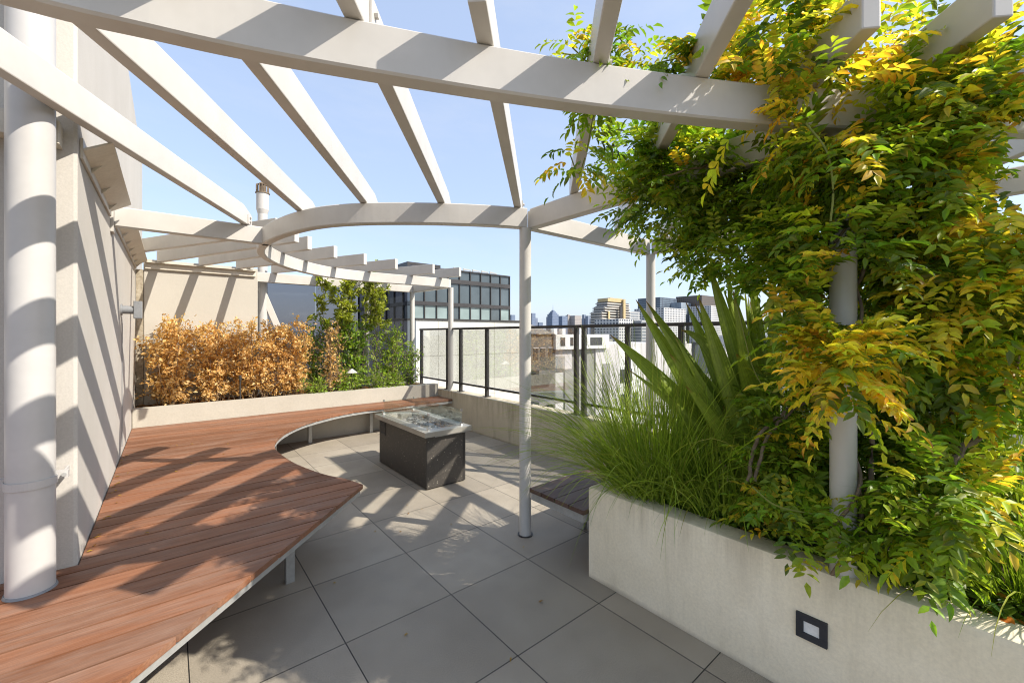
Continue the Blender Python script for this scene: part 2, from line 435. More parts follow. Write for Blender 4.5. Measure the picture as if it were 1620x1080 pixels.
bw = thing('back_wall', (.35, 7.3, .65), 'low cream rendered wall standing behind the dry orange hedge', 'wall')
MB().box(WX + .075, 1.03, 7.24, 7.42, -.2, 2.50, ch=.008).build('wall', M['render_warm'], bw)
MB().box(WX + .004, WX + .073, 7.225, 7.40, -.2, 2.36).build('corner_strip', M['rough_concrete'], bw)
b = MB()
b.box(-.24, 1.0, 7.205, 7.238, 2.375, 2.45, ch=.004); b.box(-.24, 1.0, 7.15, 7.238, 2.451, 2.459)
for x in (-.12, .38, .86): b.add([(x + .012 * math.cos(k * math.pi / 3), 7.196, 2.41 + .012 * math.sin(k * math.pi / 3)) for k in range(6)] + [(x + .012 * math.cos(k * math.pi / 3), 7.206, 2.41 + .012 * math.sin(k * math.pi / 3)) for k in range(6)],
                                 [(0, 1, 2, 3, 4, 5)] + [(k, (k + 1) % 6, 6 + (k + 1) % 6, 6 + k) for k in range(6)])
b.build('ledger', M['ledger'], bw)

# wall lamp on left wall
wl = thing('wall_lamp', (WX, 5.06, 1.70), 'grey box wall lamp sticking out of the cream wall above the hedge', 'lamp')
b = MB(); b.tube([(WX + .002, 5.06, 1.735), (-.245, 5.06, 1.735)], .036, 20); b.build('arm', M['grey_metal'], wl, True)
b = MB(); b.box(-.244, -.185, 5.015, 5.105, 1.66, 1.815, ch=.005); b.build('lamp_body', M['grey_metal'], wl)
b = MB(); b.tube([(WX + .001, 5.06, 1.735), (WX + .012, 5.06, 1.735)], .05, 20); b.build('wall_plate', M['grey_metal'], wl, True)

# downpipe
PX, PYP = -.447, 2.635
dp = thing('downpipe', (PX, PYP, .44), 'fat white round downpipe standing on the timber deck at the left edge', 'pipe')
MB().cyl(PX, PYP, .442, 5.2, .072, 48).build('pipe', M['white_pipe'], dp, True)
b = MB()
ring = [(PX + .075 * math.cos(a), PYP + .075 * math.sin(a), .895) for a in np.linspace(math.radians(-215), math.radians(35), 30)]
b.sweep(ring, [(-.002, -.016), (.002, -.016), (.002, .016), (-.002, .016)])
b.box(-.388, -.346, 2.69, 2.72, .879, .911); b.box(-.362, -.354, 2.7205, 2.789, .879, .911); b.box(-.55, -.512, 2.69, 2.72, .879, .911)
b.build('strap', M['white_pipe'], dp)
MB().tube([(-.358, 2.6895, .895), (-.358, 2.678, .895)], .008, 8).build('bolt', M['galv'], dp)

MB().cyl(PX, PYP, .4405, .449, .079, 40, .076).build('base_collar', M['grey_metal'], dp, True)
# flue behind back wall
fx, fy = 1.135, 7.52
fp = thing('flue_pipe', (fx, fy, .6), 'slim white flue pipe with a slotted cap rising behind the back wall', 'pipe')
MB().cyl(fx, fy, .2, 3.42, .068, 28).cyl(fx, fy, 3.40, 3.47, .068, 28, .088).cyl(fx, fy, 3.47, 3.72, .088, 28).build('pipe', M['white_pipe'], fp, True)
b = MB(); b.cyl(fx, fy, 3.72, 3.735, .10, 24); b.cyl(fx, fy, 3.86, 3.90, .07, 24, .03)
for k in range(14):
    a = k * 2 * math.pi / 14
    b.box(fx + .085 * math.cos(a) - .006, fx + .085 * math.cos(a) + .006, fy + .085 * math.sin(a) - .006, fy + .085 * math.sin(a) + .006, 3.735, 3.86)
b.cyl(fx, fy, 3.735, 3.86, .05, 16)
b.build('cap', M['bark'], fp)
br = MB().sweep([(1.10, 7.47, 2.25), (1.34, 7.47, 1.62), (1.46, 7.47, 1.30)], rsect(.10, .03), up=(0, 1, 0)).build('raking_strut', M['white_steel'])
tag(br, 'sloping white strut beside the flue pipe at the end of the back wall', 'strut')

# ------------------------------------------------------------------ planters, parapet
pb = thing('planter_box', (1.5, 6.8, 0), 'long pale rendered planter box under the dry hedge at the far end', 'planter')
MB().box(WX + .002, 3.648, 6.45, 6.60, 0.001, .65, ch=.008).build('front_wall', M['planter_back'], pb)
MB().box(WX + .002, 3.648, 6.602, 7.20, .30, .60).build('soil', M['soil'], pb)

np_ = thing('planter_box', (2.1, .2, 0), 'waist low stained concrete planter box in the right foreground', 'planter')
def lumpy_wall(path, w, z1, seed):
    """planter wall with soft rounded top arris, as rendered blockwork"""
    r = random.Random(seed)
    b = MB()
    P = catmull(path, 14)
    sect = [(-w / 2, 0), (w / 2, 0), (w / 2, z1 - .018), (w / 2 - .006, z1 - .005), (w / 2 - .02, z1), (-w / 2 + .02, z1), (-w / 2 + .006, z1 - .005), (-w / 2, z1 - .018)]
    b.sweep([(p.x, p.y, .001) for p in P], sect)
    return b
b = lumpy_wall([(2.105, -2.6), (2.105, -1.2), (2.105, .2), (2.105, 1.0), (2.105, 1.55), (2.105, 1.70)], .15, .56, 1)
b.build('front_wall', M['planter'], np_, True)
MB().box(2.182, 3.64, 1.552, 1.70, .001, .558, ch=.012).build('end_wall', M['planter'], np_)
MB().box(2.182, 3.64, -2.6, 1.55, .2, .50).build('soil', M['soil'], np_)

pw = thing('parapet_wall', (3.75, 3.5, 0), 'low streaked parapet wall under the glass balustrade', 'wall')
MB().box(3.65, 3.86, -2.8, 7.9, -.6, .56, ch=.01).build('wall', M['parapet'], pw)
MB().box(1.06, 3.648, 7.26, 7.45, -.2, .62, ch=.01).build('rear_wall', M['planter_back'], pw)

# step light in the planter face
sl = thing('recessed_light', (2.03, .535, .31), 'square dark framed step light set into the foreground planter wall', 'light')
b = MB(); x0 = 2.018; x1 = 2.0298
y0, y1, z0, z1 = .475, .582, .262, .362
b.box(x0, x1, y0, y1, z0, z0 + .026); b.box(x0, x1, y0, y1, z1 - .026, z1); b.box(x0, x1, y0, y0 + .026, z0 + .0265, z1 - .0265); b.box(x0, x1, y1 - .026, y1, z0 + .0265, z1 - .0265)
b.build('frame', M['charcoal'], sl)
MB().box(2.0235, 2.0297, y0 + .0265, y1 - .0265, z0 + .0265, z1 - .0265).build('lens', M['lens'], sl)

# ------------------------------------------------------------------ timber deck bench
curve = catmull([(1.077, 2.976), (1.018, 3.178), (.935, 3.36), (.865, 3.60), (.805, 3.90), (.775, 4.29), (.785, 4.53), (.838, 4.761), (.93, 5.0), (1.04, 5.20), (1.261, 5.48), (1.537, 5.70), (1.888, 5.88), (2.327, 5.965), (2.8, 5.96), (3.3, 5.93), (3.62, 5.92)], 6)
def edge_x(y):
    if y <= 2.976: return 1.077 + (y - 2.976) * (1.193 / 1.211)
    best = None
    for a, b2 in zip(curve[:-1], curve[1:]):
        if a.y <= y <= b2.y and b2.y > a.y:
            x = a.x + (b2.x - a.x) * (y - a.y) / (b2.y - a.y)
            best = x if best is None else max(best, x)
    if best is None: best = 3.64
    if y > 5.925: best = 3.64 if y > 5.962 else best
    return min(best, 3.64)
def left_x(y): return WX + .006 if y > 2.80 else -2.4
db = thing('deck_bench', (.3, 4.2, 0), 'wide red brown timber deck bench sweeping round in a curve under the pergola', 'bench')
boards = MB(); y = -.36; k = 0
pitch = .1335
while y < 6.44:
    ya, yb = y + .005, min(y + pitch - .005, 6.445)
    if ya < 2.80 < yb: pass
    n = 8
    ys = [ya + (yb - ya) * i / n for i in range(n + 1)]
    xl = max(left_x(ya), left_x(yb)) if not (ya < 2.80 < yb) else -2.4
    right = [(edge_x(v) - .002, v) for v in ys]
    if ya > 5.6:   # sweep of the far seat: boards ending on a shallow curve
        right = [(edge_x(v), v) for v in ys]
    if ya < 2.80 < yb:
        poly = [(WX + .006, yb), (WX + .006, 2.786), (-2.4, 2.786), (-2.4, ya)] + right
    else:
        poly = [(xl, yb), (xl, ya)] + right
    if right[0][0] > xl + .02:
        c = (random.random(), random.random(), 0)
        boards.prism(poly, .412, .44, c)
    y += pitch; k += 1
boards.build('decking', M['wood'], db)
# galvanised edge bar under the boards
rim = [(1.077 - 3.2 * .985, 2.976 - 3.2, .365)] + [(1.077 - .02, 2.976 - .02, .365)]
fr = MB()
fr.sweep([(p[0] - .012, p[1] + .012, p[2]) for p in rim], [(-.004, .012), (.004, .012), (.004, .045), (-.004, .045)])
fr.sweep([(p.x - .016 if p.y < 5.6 else p.x - .006, p.y + (.0 if p.y < 5.2 else .014), .365) for p in curve[1:]], [(-.004, .012), (.004, .012), (.004, .045), (-.004, .045)])
for yy in (.9, 1.9, 3.4, 4.6, 5.6):
    fr.box(max(left_x(yy), -1.5) + .05, edge_x(yy) - .13, yy - .025, yy + .025, .36, .4105)
for xx in (1.6, 2.5, 3.4):
    fr.box(xx - .025, xx + .025, 6.05 if xx > 1.7 else 5.85, 6.44, .36, .4105)
fr.build('steel_frame', M['galv'], db)
for (lx, ly) in ((.572, 2.838), (1.523, 6.285), (2.416, 6.36), (.99, 5.75), (.55, 4.4), (.62, 3.4), (-.4, 1.75), (3.3, 6.36)):
    MB().box(lx - .025, lx + .025, ly - .025, ly + .025, .001, .4105 if False else .3595, ch=.003).build('leg', M['galv'], db)

# low bench between planter and parapet
rb = thing('slatted_bench', (2.8, 1.95, 0), 'short shade-darkened timber bench tucked between the grass planter and the parapet', 'bench')
bb = MB()
for i in range(4):
    ya = 1.706 + i * .127
    x_l = 1.985
    bb.box(x_l, 3.64, ya, ya + .121, .392, .42, (random.random() * .5, random.random(), 0), ch=.003)
bb.build('seat', M['wood_shaded'], rb)
MB().box(2.0, 2.008, 1.72, 2.205, .335, .391).box(2.01, 3.6, 2.195, 2.203, .335, .391).box(2.01, 3.6, 1.72, 1.728, .335, .391).build('steel_frame', M['galv'], rb)
for lx in (2.5, 3.3): MB().box(lx - .02, lx + .02, 2.13, 2.17, .001, .391).build('leg', M['galv'], rb)

# ------------------------------------------------------------------ pergola
pg = thing('pergola', (2.084, 2.364, 0), 'white steel pergola with curved beams and fanned rafters over the whole terrace', 'pergola')
ZB, ZR = 2.316, 2.466
W = .07
def post(x, y, z0, r=.0445):
    o = MB().cyl(x, y, z0, ZB + .002, r, 28)
    return o.build('post', M['white_steel'], pg, True)
post(2.084, 2.364, .001); post(3.735, 2.33, .561); post(2.095, .44, .561); post(3.735, 6.17, .561); post(3.60, 7.36, .621); post(2.72, 7.36, .621)
MB().cyl(2.084, 2.364, .001, .006, .058, 24).build('base_ring', M['dark_metal'], pg)
def beam(pts, name='beam', w=W, h=.15, z=ZB):
    return MB().sweep([(p[0], p[1], z) for p in pts], rsect(w, h)).build(name, M['white_steel'], pg)
# ring beam (inner edge points measured), offset outward by half its width
inner = catmull([(2.107, 2.397), (1.838, 2.521), (1.544, 2.703), (1.272, 2.911), (1.06, 3.12), (.905, 3.35), (.80, 3.64), (.735, 3.96), (.705, 4.264), (.715, 4.60), (.784, 4.93), (.918, 5.25), (1.108, 5.56), (1.40, 5.88), (1.70, 6.10), (2.05, 6.22), (2.6, 6.235), (3.16, 6.19), (3.70, 6.17)], 5)
offs = []
for i, p in enumerate(inner):
    t = (inner[min(i + 1, len(inner) - 1)] - inner[max(i - 1, 0)]).normalized()
    nrm = Vector((-t.y, t.x, 0))            # left of travel = outside of the ring? travel goes towards +Y on the -X side
    offs.append(p + nrm * (-W / 2) if (p + nrm * .1 - Vector((2.0, 4.2, 0))).length < (p - Vector((2.0, 4.2, 0))).length else p + nrm * (W / 2))
beam([(p.x, p.y) for p in offs], 'ring_beam')
beam([(WX + .02, 4.272), (.69, 4.272)])
MB().box(WX + .001, WX + .018, 4.20, 4.345, 2.27, 2.50).build('wall_bracket', M['white_steel'], pg)
nb = [(-2.6, 1.66), (-1.6, 1.67), (-.9, 1.645), (-.297, 1.573), (-.02, 1.50), (.161, 1.444), (.35, 1.372), (.595, 1.268), (.865, 1.148), (1.12, 1.025), (1.339, .91), (1.568, .785), (1.781, .660), (2.02, .50), (2.257, .33), (2.69, .0), (3.2, -.42), (3.75, -.9)]
nbc = catmull(nb, 4)
nbo = []
for i, p in enumerate(nbc):
    t = (nbc[min(i + 1, len(nbc) - 1)] - nbc[max(i - 1, 0)]).normalized()
    nbo.append((p.x + t.y * W / 2, p.y - t.x * W / 2))
beam(nbo, 'curved_beam')
beam([(2.135, 2.33), (2.135, .40)]); beam([(2.14, 2.365), (3.73, 2.365)]); beam([(3.735, 2.30), (3.735, -2.6)])
beam([(1.03, 7.36), (3.62, 7.36)]); beam([(3.63, 7.33), (3.735, 6.22)])
def rafter(a, b, taper=True, plates=()):
    """a: camera-side end, b: far end (plan points); side bolts on plates"""
    A = Vector((*a, 0)); B = Vector((*b, 0)); t = (B - A).normalized(); s = Vector((t.y, -t.x, 0)); w = .0275; L = (B - A).length
    m = MB(); ch = .005
    prof = [(0, ZR + .001), (L, ZR + .001), (L, ZR + (.10 if taper else .15)), (L - .16, ZR + .15), (0, ZR + .15)]
    vs = []
    for sg in (-1, 1):
        for (d, z) in prof: vs.append(A + t * d + s * (sg * w) + Vector((0, 0, z)))
    n = len(prof)
    m.add(vs, [tuple(range(n)), tuple(range(2 * n - 1, n - 1, -1))] + [(i, n + i, n + (i + 1) % n, (i + 1) % n) for i in range(n)])
    o = m.build('rafter', M['white_steel'], pg)
    md = o.modifiers.new('edge', 'BEVEL'); md.width = .005; md.segments = 2; md.limit_method = 'ANGLE'
    for d in tuple(plates) + ((L - .05,) if taper else ()):
        q = MB(); c = A + t * d
        for z0, z1 in ((ZR + .006, ZR + (.115 if d < L - .1 else .088)),):
            P = [c + t * e + s * (w + f) for e, f in ((-.035, .001), (.035, .001), (.035, .007), (-.035, .007))]
            q.prism([(v.x, v.y) for v in P], z0, z1)
        for z in (ZR + .03, ZR + (.085 if d < L - .1 else .066)):
            p0 = c + s * (w + .007) + Vector((0, 0, z)); q.tube([p0, p0 + s * .012], .011, 6)
        q.build('bolt_plate', M['white_steel'], o)
    return o
RF = [((-1.05, 1.30), (.515, 4.32)), ((-.62, 1.17), (.955, 3.87)), ((-.20, 1.12), (1.29, 3.355)), ((.22, 1.05), (1.735, 2.96)), ((.66, 1.00), (2.13, 2.533)),
      ((.90, .65), (2.19, 1.975)), ((1.25, .475), (3.21, 2.35)), ((1.685, .283), (3.72, 2.20)), ((1.93, .02), (3.75, 1.78)), ((2.17, -.36), (3.76, 1.02)), ((2.6, -.75), (3.77, .2)), ((2.2, -1.3), (3.77, -.5))]
PL = {3: (.40,), 4: (.43,), 5: (.43,)}
for i, (a, b) in enumerate(RF):
    if i < 5:
        t_ = (Vector(b) - Vector(a)).normalized(); o_ = Vector((t_.y, -t_.x)) * .0275
        a = tuple(Vector(a) + o_); b = tuple(Vector(b) + o_)
    rafter(a, b, i < 5, PL.get(i, ()))
for a, b in (((-.30, 6.55), (.80, 4.45)), ((-.10, 7.22), (1.02, 4.72)), ((.34, 7.22), (1.22, 5.04)), ((.775, 7.22), (1.60, 5.38)), ((1.25, 7.38), (2.067, 5.641)), ((1.85, 7.38), (2.56, 5.739)), ((2.50, 7.38), (3.20, 5.797)), ((3.05, 7.38), (3.69, 5.80))):
    rafter(a, b, False)
MB().box(.93, .97, 7.18, 7.34, 2.472, 2.60).build('rafter_stub', M['white_steel'], pg)

# ------------------------------------------------------------------ balustrade
gb = thing('glass_balustrade', (3.75, 3.5, .56), 'dark framed clear glass balustrade along the parapet wall', 'balustrade')
RX = 3.765
def rail(p0, p1, w, h, name):
    MB().sweep([p0, p1], rsect(w, h, .004)).build(name, M['dark_metal'], gb)
pys = [7.30, 6.32, 5.90, 5.16, 4.22, 3.345, 3.225, 2.62, 2.02, 1.1, .2, -.8]
rail((RX, 7.34, 1.595), (RX, -2.0, 1.595), .055, .035, 'top_rail')
for a, b2 in zip(pys[:-1], pys[1:]):
    if a - b2 < .2: continue
    rail((RX, a - .026, .685), (RX, b2 + .026, .685), .03, .03, 'bottom_rail')
    MB().box(RX - .004, RX + .004, b2 + .03, a - .03, .722, 1.59).build('glass_panel', M['glass'], gb)
for y in pys:
    b = MB(); b.box(RX - .025, RX + .025, y - .024, y + .024, .572, 1.594, ch=.003); b.box(RX - .05, RX + .05, y - .05, y + .05, .5605, .5715, ch=.004)
    b.build('baluster', M['dark_metal'], gb)

gs = thing('glass_screen', (2.3, 7.5, .62), 'tall grey tinted glass screen between the back wall and the far posts', 'screen')
for i, (xa, xb) in enumerate(((1.05, 1.90), (1.905, 2.74), (2.745, 3.57))):
    MB().box(xa, xb, 7.50, 7.51, .62, 2.45).build('glass_panel', M['tint_glass'], gs)
MB().box(1.05, 3.57, 7.495, 7.515, .60, .619).build('channel', M['dark_metal'], gs)

# ------------------------------------------------------------------ fire pit
fpit = thing('fire_pit', (2.155, 4.22, 0), 'dark speckled stone fire pit table with steel top and glass guard', 'fire pit')
MB().box(1.93, 2.38, 3.635, 4.81, .012, .524, ch=.006).build('body', M['terrazzo'], fpit)
MB().box(1.95, 2.36, 3.655, 4.79, .001, .0115).build('plinth', M['dark_metal'], fpit)
MB().box(2.345, 2.366, 3.6325, 3.6345, .012, .515).build('panel_seam', M['dark_metal'], fpit)
t = MB(); X0, X1, Y0, Y1 = 1.888, 2.424, 3.585, 4.852; IX0, IX1, IY0, IY1 = 1.998, 2.314, 3.70, 4.735
t.box(X0, IX0, Y0, Y1, .5245, .572, ch=.003); t.box(IX1, X1, Y0, Y1, .5245, .572, ch=.003); t.box(IX0 + .0005, IX1 - .0005, Y0, IY0, .5245, .572); t.box(IX0 + .0005, IX1 - .0005, IY1, Y1, .5245, .572)
tp = t.build('top_slab', M['steel_top'], fpit)
MB().box(2.02, 2.37, 3.628, 3.634, .505, .514).build('trim_strip', M['galv'], fpit)
tr = MB(); tr.box(IX0, IX1, IY0, IY1, .526, .532)
tr.box(IX0 + .001, IX0 + .004, IY0 + .001, IY1 - .001, .533, .57); tr.box(IX1 - .004, IX1 - .001, IY0 + .001, IY1 - .001, .533, .57)
tray = tr.build('burner_tray', M['chrome'], fpit)
MB().box(2.11, 2.20, 3.95, 4.48, .5325, .552, ch=.01).build('burner', M['galv'], tray)
r_ = random.Random(3); st = MB()
for k in range(120):
    x = r_.uniform(2.03, 2.285); y = r_.uniform(3.80, 4.50); s = r_.uniform(.010, .022)
    if 2.10 < x < 2.21 and r_.random() < .4: z = .556
    else: z = .536
    pts = []
    for (px_, py_, pz_) in ((1, 0, 0), (-1, 0, 0), (0, 1, 0), (0, -1, 0), (0, 0, 1), (0, 0, -1)):
        q = s * r_.uniform(.7, 1.25); pts.append((x + px_ * q, y + py_ * q, z + s * .5 + pz_ * q * .7))
    st.add(pts, [(0, 2, 4), (2, 1, 4), (1, 3, 4), (3, 0, 4), (2, 0, 5), (1, 2, 5), (3, 1, 5), (0, 3, 5)])
so = st.build('pebbles', M['pebbles'], fpit); so['kind'] = 'stuff'
MB().box(2.06, 2.20, 4.50, 4.60, .5325, .60, ch=.004).build('igniter_box', M['steel_top'], fpit)
GX0, GX1, GY0, GY1 = 1.965, 2.350, 3.665, 4.775
gz0, gz1 = .583, .733
for nm, bx in (('g1', (GX0, GX0 + .006, GY0, GY1)), ('g2', (GX1 - .006, GX1, GY0, GY1)), ('g3', (GX0 + .008, GX1 - .008, GY0, GY0 + .006)), ('g4', (GX0 + .008, GX1 - .008, GY1 - .006, GY1))):
    MB().box(*bx, gz0, gz1).build('guard_panel', M['guard_glass'], fpit)
for x in (GX0 + .003, GX1 - .003):
    for y in (GY0 + .003, GY1 - .003):
        MB().box(x - .014, x + .014, y - .014, y + .014, .5725, .598, ch=.003).build('guard_clip', M['chrome'], fpit)
        MB().box(x - .010, x + .010, y - .010, y + .010, gz1 - .015, gz1 + .006, ch=.002).build('corner_cap', M['chrome'], fpit)
lb = MB().box(1.9255, 1.9295, 4.62, 4.77, .35, .50).build('control_plate', M['dark_metal'], fpit)
for za, zb in ((.445, .485), (.365, .385)): MB().box(1.923, 1.9252, 4.64, 4.75, za, zb).build('label_plate', M['charcoal'], lb)

# ------------------------------------------------------------------ foliage engine
LV = np.array([(0, 0, 0), (0, .33, .0), (0, .68, -.02), (0, 1, -.10), (-.5, .36, .13), (-.37, .70, .08), (.5, .36, .13), (.37, .70, .08)], dtype=np.float64)
LT = np.array([(0, 1, 4), (1, 5, 4), (1, 2, 5), (2, 3, 5), (0, 6, 1), (1, 6, 7), (1, 7, 2), (2, 7, 3)])
LK = np.array([0, 0, .35, 1, .25, .8, .25, .8])      # how far along towards the tip (for brown edges)
class Leaves:
    def __init__(s): s.p = []; s.d = []; s.n = []; s.l = []; s.w = []; s.c = []; s.b = []; s.bc = []
    def add(s, p, d, n, l, w, c, brown=0., bc=(.22, .08, .02)):
        s.p.append(p); s.d.append(d); s.n.append(n); s.l.append(l); s.w.append(w); s.c.append(c); s.b.append(brown); s.bc.append(bc)
    def arrays(s):
        p = np.array(s.p); d = np.array(s.d); n = np.array(s.n)
        d /= np.linalg.norm(d, axis=1, keepdims=True) + 1e-9
        r = np.cross(d, n); r /= np.linalg.norm(r, axis=1, keepdims=True) + 1e-9
        n = np.cross(r, d)
        l = np.array(s.l)[:, None, None]; w = np.array(s.w)[:, None, None]
        V = p[:, None, :] + r[:, None, :] * (LV[None, :, 0:1] * w) + d[:, None, :] * (LV[None, :, 1:2] * l) + n[:, None, :] * (LV[None, :, 2:3] * l)
        c = np.array(s.c)[:, None, :]; b = np.array(s.b)[:, None, None] * LK[None, :, None]
        C = c * (1 - b) + np.array(s.bc)[:, None, :] * b
        k = len(p)
        T = LT[None] + (np.arange(k) * 8)[:, None, None]
        return V.reshape(-1, 3), T.reshape(-1, 3), np.clip(C.reshape(-1, 3), 0, 1)
    def build(s, name, mat, parent):
        V, T, C = s.arrays()
        return np_mesh(name, V, T, C, mat, parent)
def unit(v): return v / (np.linalg.norm(v) + 1e-9)
def rv(): return unit(rng.normal(size=3))
UP = np.array((0, 0, 1.0))
G_DARK = (.075, .13, .012); G_MID = (.17, .265, .018); G_LIGHT = (.31, .42, .03); G_LIME = (.46, .53, .04)
YEL = (.72, .66, .05); GOLD = (.66, .47, .03); ORG = (.50, .17, .03)
def lerp3(a, b, t): return tuple(a[i] + (b[i] - a[i]) * t for i in range(3))
def vine_colour(yellow):
    """yellow 0..1 -> leaf base colour and amount of browned tip"""
    u = rng.random() / .8
    if u < yellow:
        c = lerp3(YEL, GOLD, rng.random()) if rng.random() < .75 else lerp3(G_LIME, YEL, rng.random())
        return c, (.25 + rng.random() * .75 if rng.random() < .6 else .06)
    t = rng.random()
    c = lerp3(G_DARK, G_MID, t) if rng.random() < .45 else lerp3(G_MID, G_LIGHT, t)
    if rng.random() < .10: c = lerp3(c, G_LIME, .7)
    return c, (rng.random() * .4 if rng.random() < .12 + yellow * .4 else 0)
def keep_clear(p, d, length):
    """leaves do not grow through the planter wall, and the post stays bare where the vine has thinned"""
    for t in (0, .35, .7, 1.0):
        e = p + d * (length * t); e = e - np.array((0, 0, .12 * length * t))
        f = SN * e[0] + CS * e[1]; u = CX0 + FPX * (CS * e[0] - SN * e[1]) / f; v = CY0 - FPX * (e[2] - EYE) / f
        if f < 1.72 and 1308 < u < 1380 and (418 < v < 506 or 668 < v < 780) and rng.random() < .95: return False
        if e[2] < .62 and e[0] < 2.12 and (u < 1330 or v > 930 or (v > 890 and rng.random() < .5)): return False
        if e[2] < .52: return False
        if f < 1.66 and ((1105 < u < 1195 and 118 < v < 212 and rng.random() < .8) or (1285 < u < 1390 and 132 < v < 205 and rng.random() < .7)): return False
        if (1395 < u < 1520 and v < 75 and rng.random() < .8) or (u > 1560 and 195 < v < 330 and rng.random() < .6) or (u > 1600 and v < 120 and rng.random() < .6): return False
        if f < 1.25 or (u < 1215 and v > 850): return False
    return True
def compound(L, p, d, length, npairs, leafl, yellow, droop=1.0, colfn=vine_colour):
    p = np.array(p, dtype=float); d = unit(np.array(d, dtype=float))
    if p[2] < 2.5 and not keep_clear(p, d, length): return
    col, br = colfn(yellow)
    for i in range(npairs + 1):
        s = length * (.22 + .78 * i / npairs)
        k = droop * .9 * s / length
        pos = p + d * s + np.array((0, 0, -1.)) * (droop * .42 * s * s / length)
        tan = unit(d + np.array((0, 0, -1.)) * k)
        side = np.cross(tan, UP)
        side = unit(side) if np.linalg.norm(side) > .1 else unit(np.cross(tan, rv()))
        nrm = unit(np.cross(side, tan) + .50 * rv())
        ll = leafl * (1 - .35 * abs(i / npairs - .55)) * rng.uniform(.85, 1.15)
        cc = tuple(max(0, c * rng.uniform(.82, 1.18)) for c in col)
        bb = min(1, br * rng.uniform(.4, 1.5))
        if i == npairs:
            L.add(pos, tan + .15 * rv(), nrm, ll * 1.1, ll * .40, cc, bb, ORG if rng.random() < .5 else (.20, .07, .02))
        else:
            for sg in (-1, 1):
                dd = tan * .55 + side * sg * .85 + np.array((0, 0, -.30)) * droop + .26 * rv()
                L.add(pos, dd, nrm + .38 * rv() + side * (-sg) * .1, ll, ll * rng.uniform(.34, .46), cc, bb, ORG if rng.random() < .5 else (.20, .07, .02))

def stem_path(a, b, sag, n=8, jit=.02):
    a = np.array(a, dtype=float); b = np.array(b, dtype=float)
    out = []
    for i in range(n + 1):
        t = i / n
        q = a * (1 - t) + b * t; q[2] -= sag * 4 * t * (1 - t)
        if 0 < i < n: q += rng.normal(size=3) * jit
        out.append(tuple(q))
    return out

# ------------------------------------------------------------------ wisteria on the near post and beams
wv = thing('wisteria_vine', (2.35, .35, .5), 'big green and yellow leaved vine smothering the right hand pergola post', 'vine')
VL = Leaves()
def cluster(px, py, depth, rx, ry, rz_d, count, yellow, length=.185, leafl=.052, droop=.42, bias=(0, 0, 0), shell=.35):
    """ellipsoid of compound leaves: centre from the sight line, radii in metres (across, up, away)"""
    c = np.array(at(px, py, depth))
    right = np.array((CS, -SN, 0)); fwd = np.array((SN, CS, 0))
    for _ in range(int(count * 2.6)):
        q = rv(); r = (shell + (1 - shell) * rng.random() ** .6)
        off = right * q[0] * rx * r + UP * q[2] * ry * r + fwd * q[1] * rz_d * r
        out = unit(off * np.array((1, 1, .6)) + 1e-6)
        d = unit(out * .8 + .95 * rv() + np.array((0, 0, .10)) + np.array(bias))
        compound(VL, c + off * .85, d, length * rng.uniform(.7, 1.25), int(rng.integers(5, 8)), leafl * rng.uniform(.8, 1.2), yellow, droop)
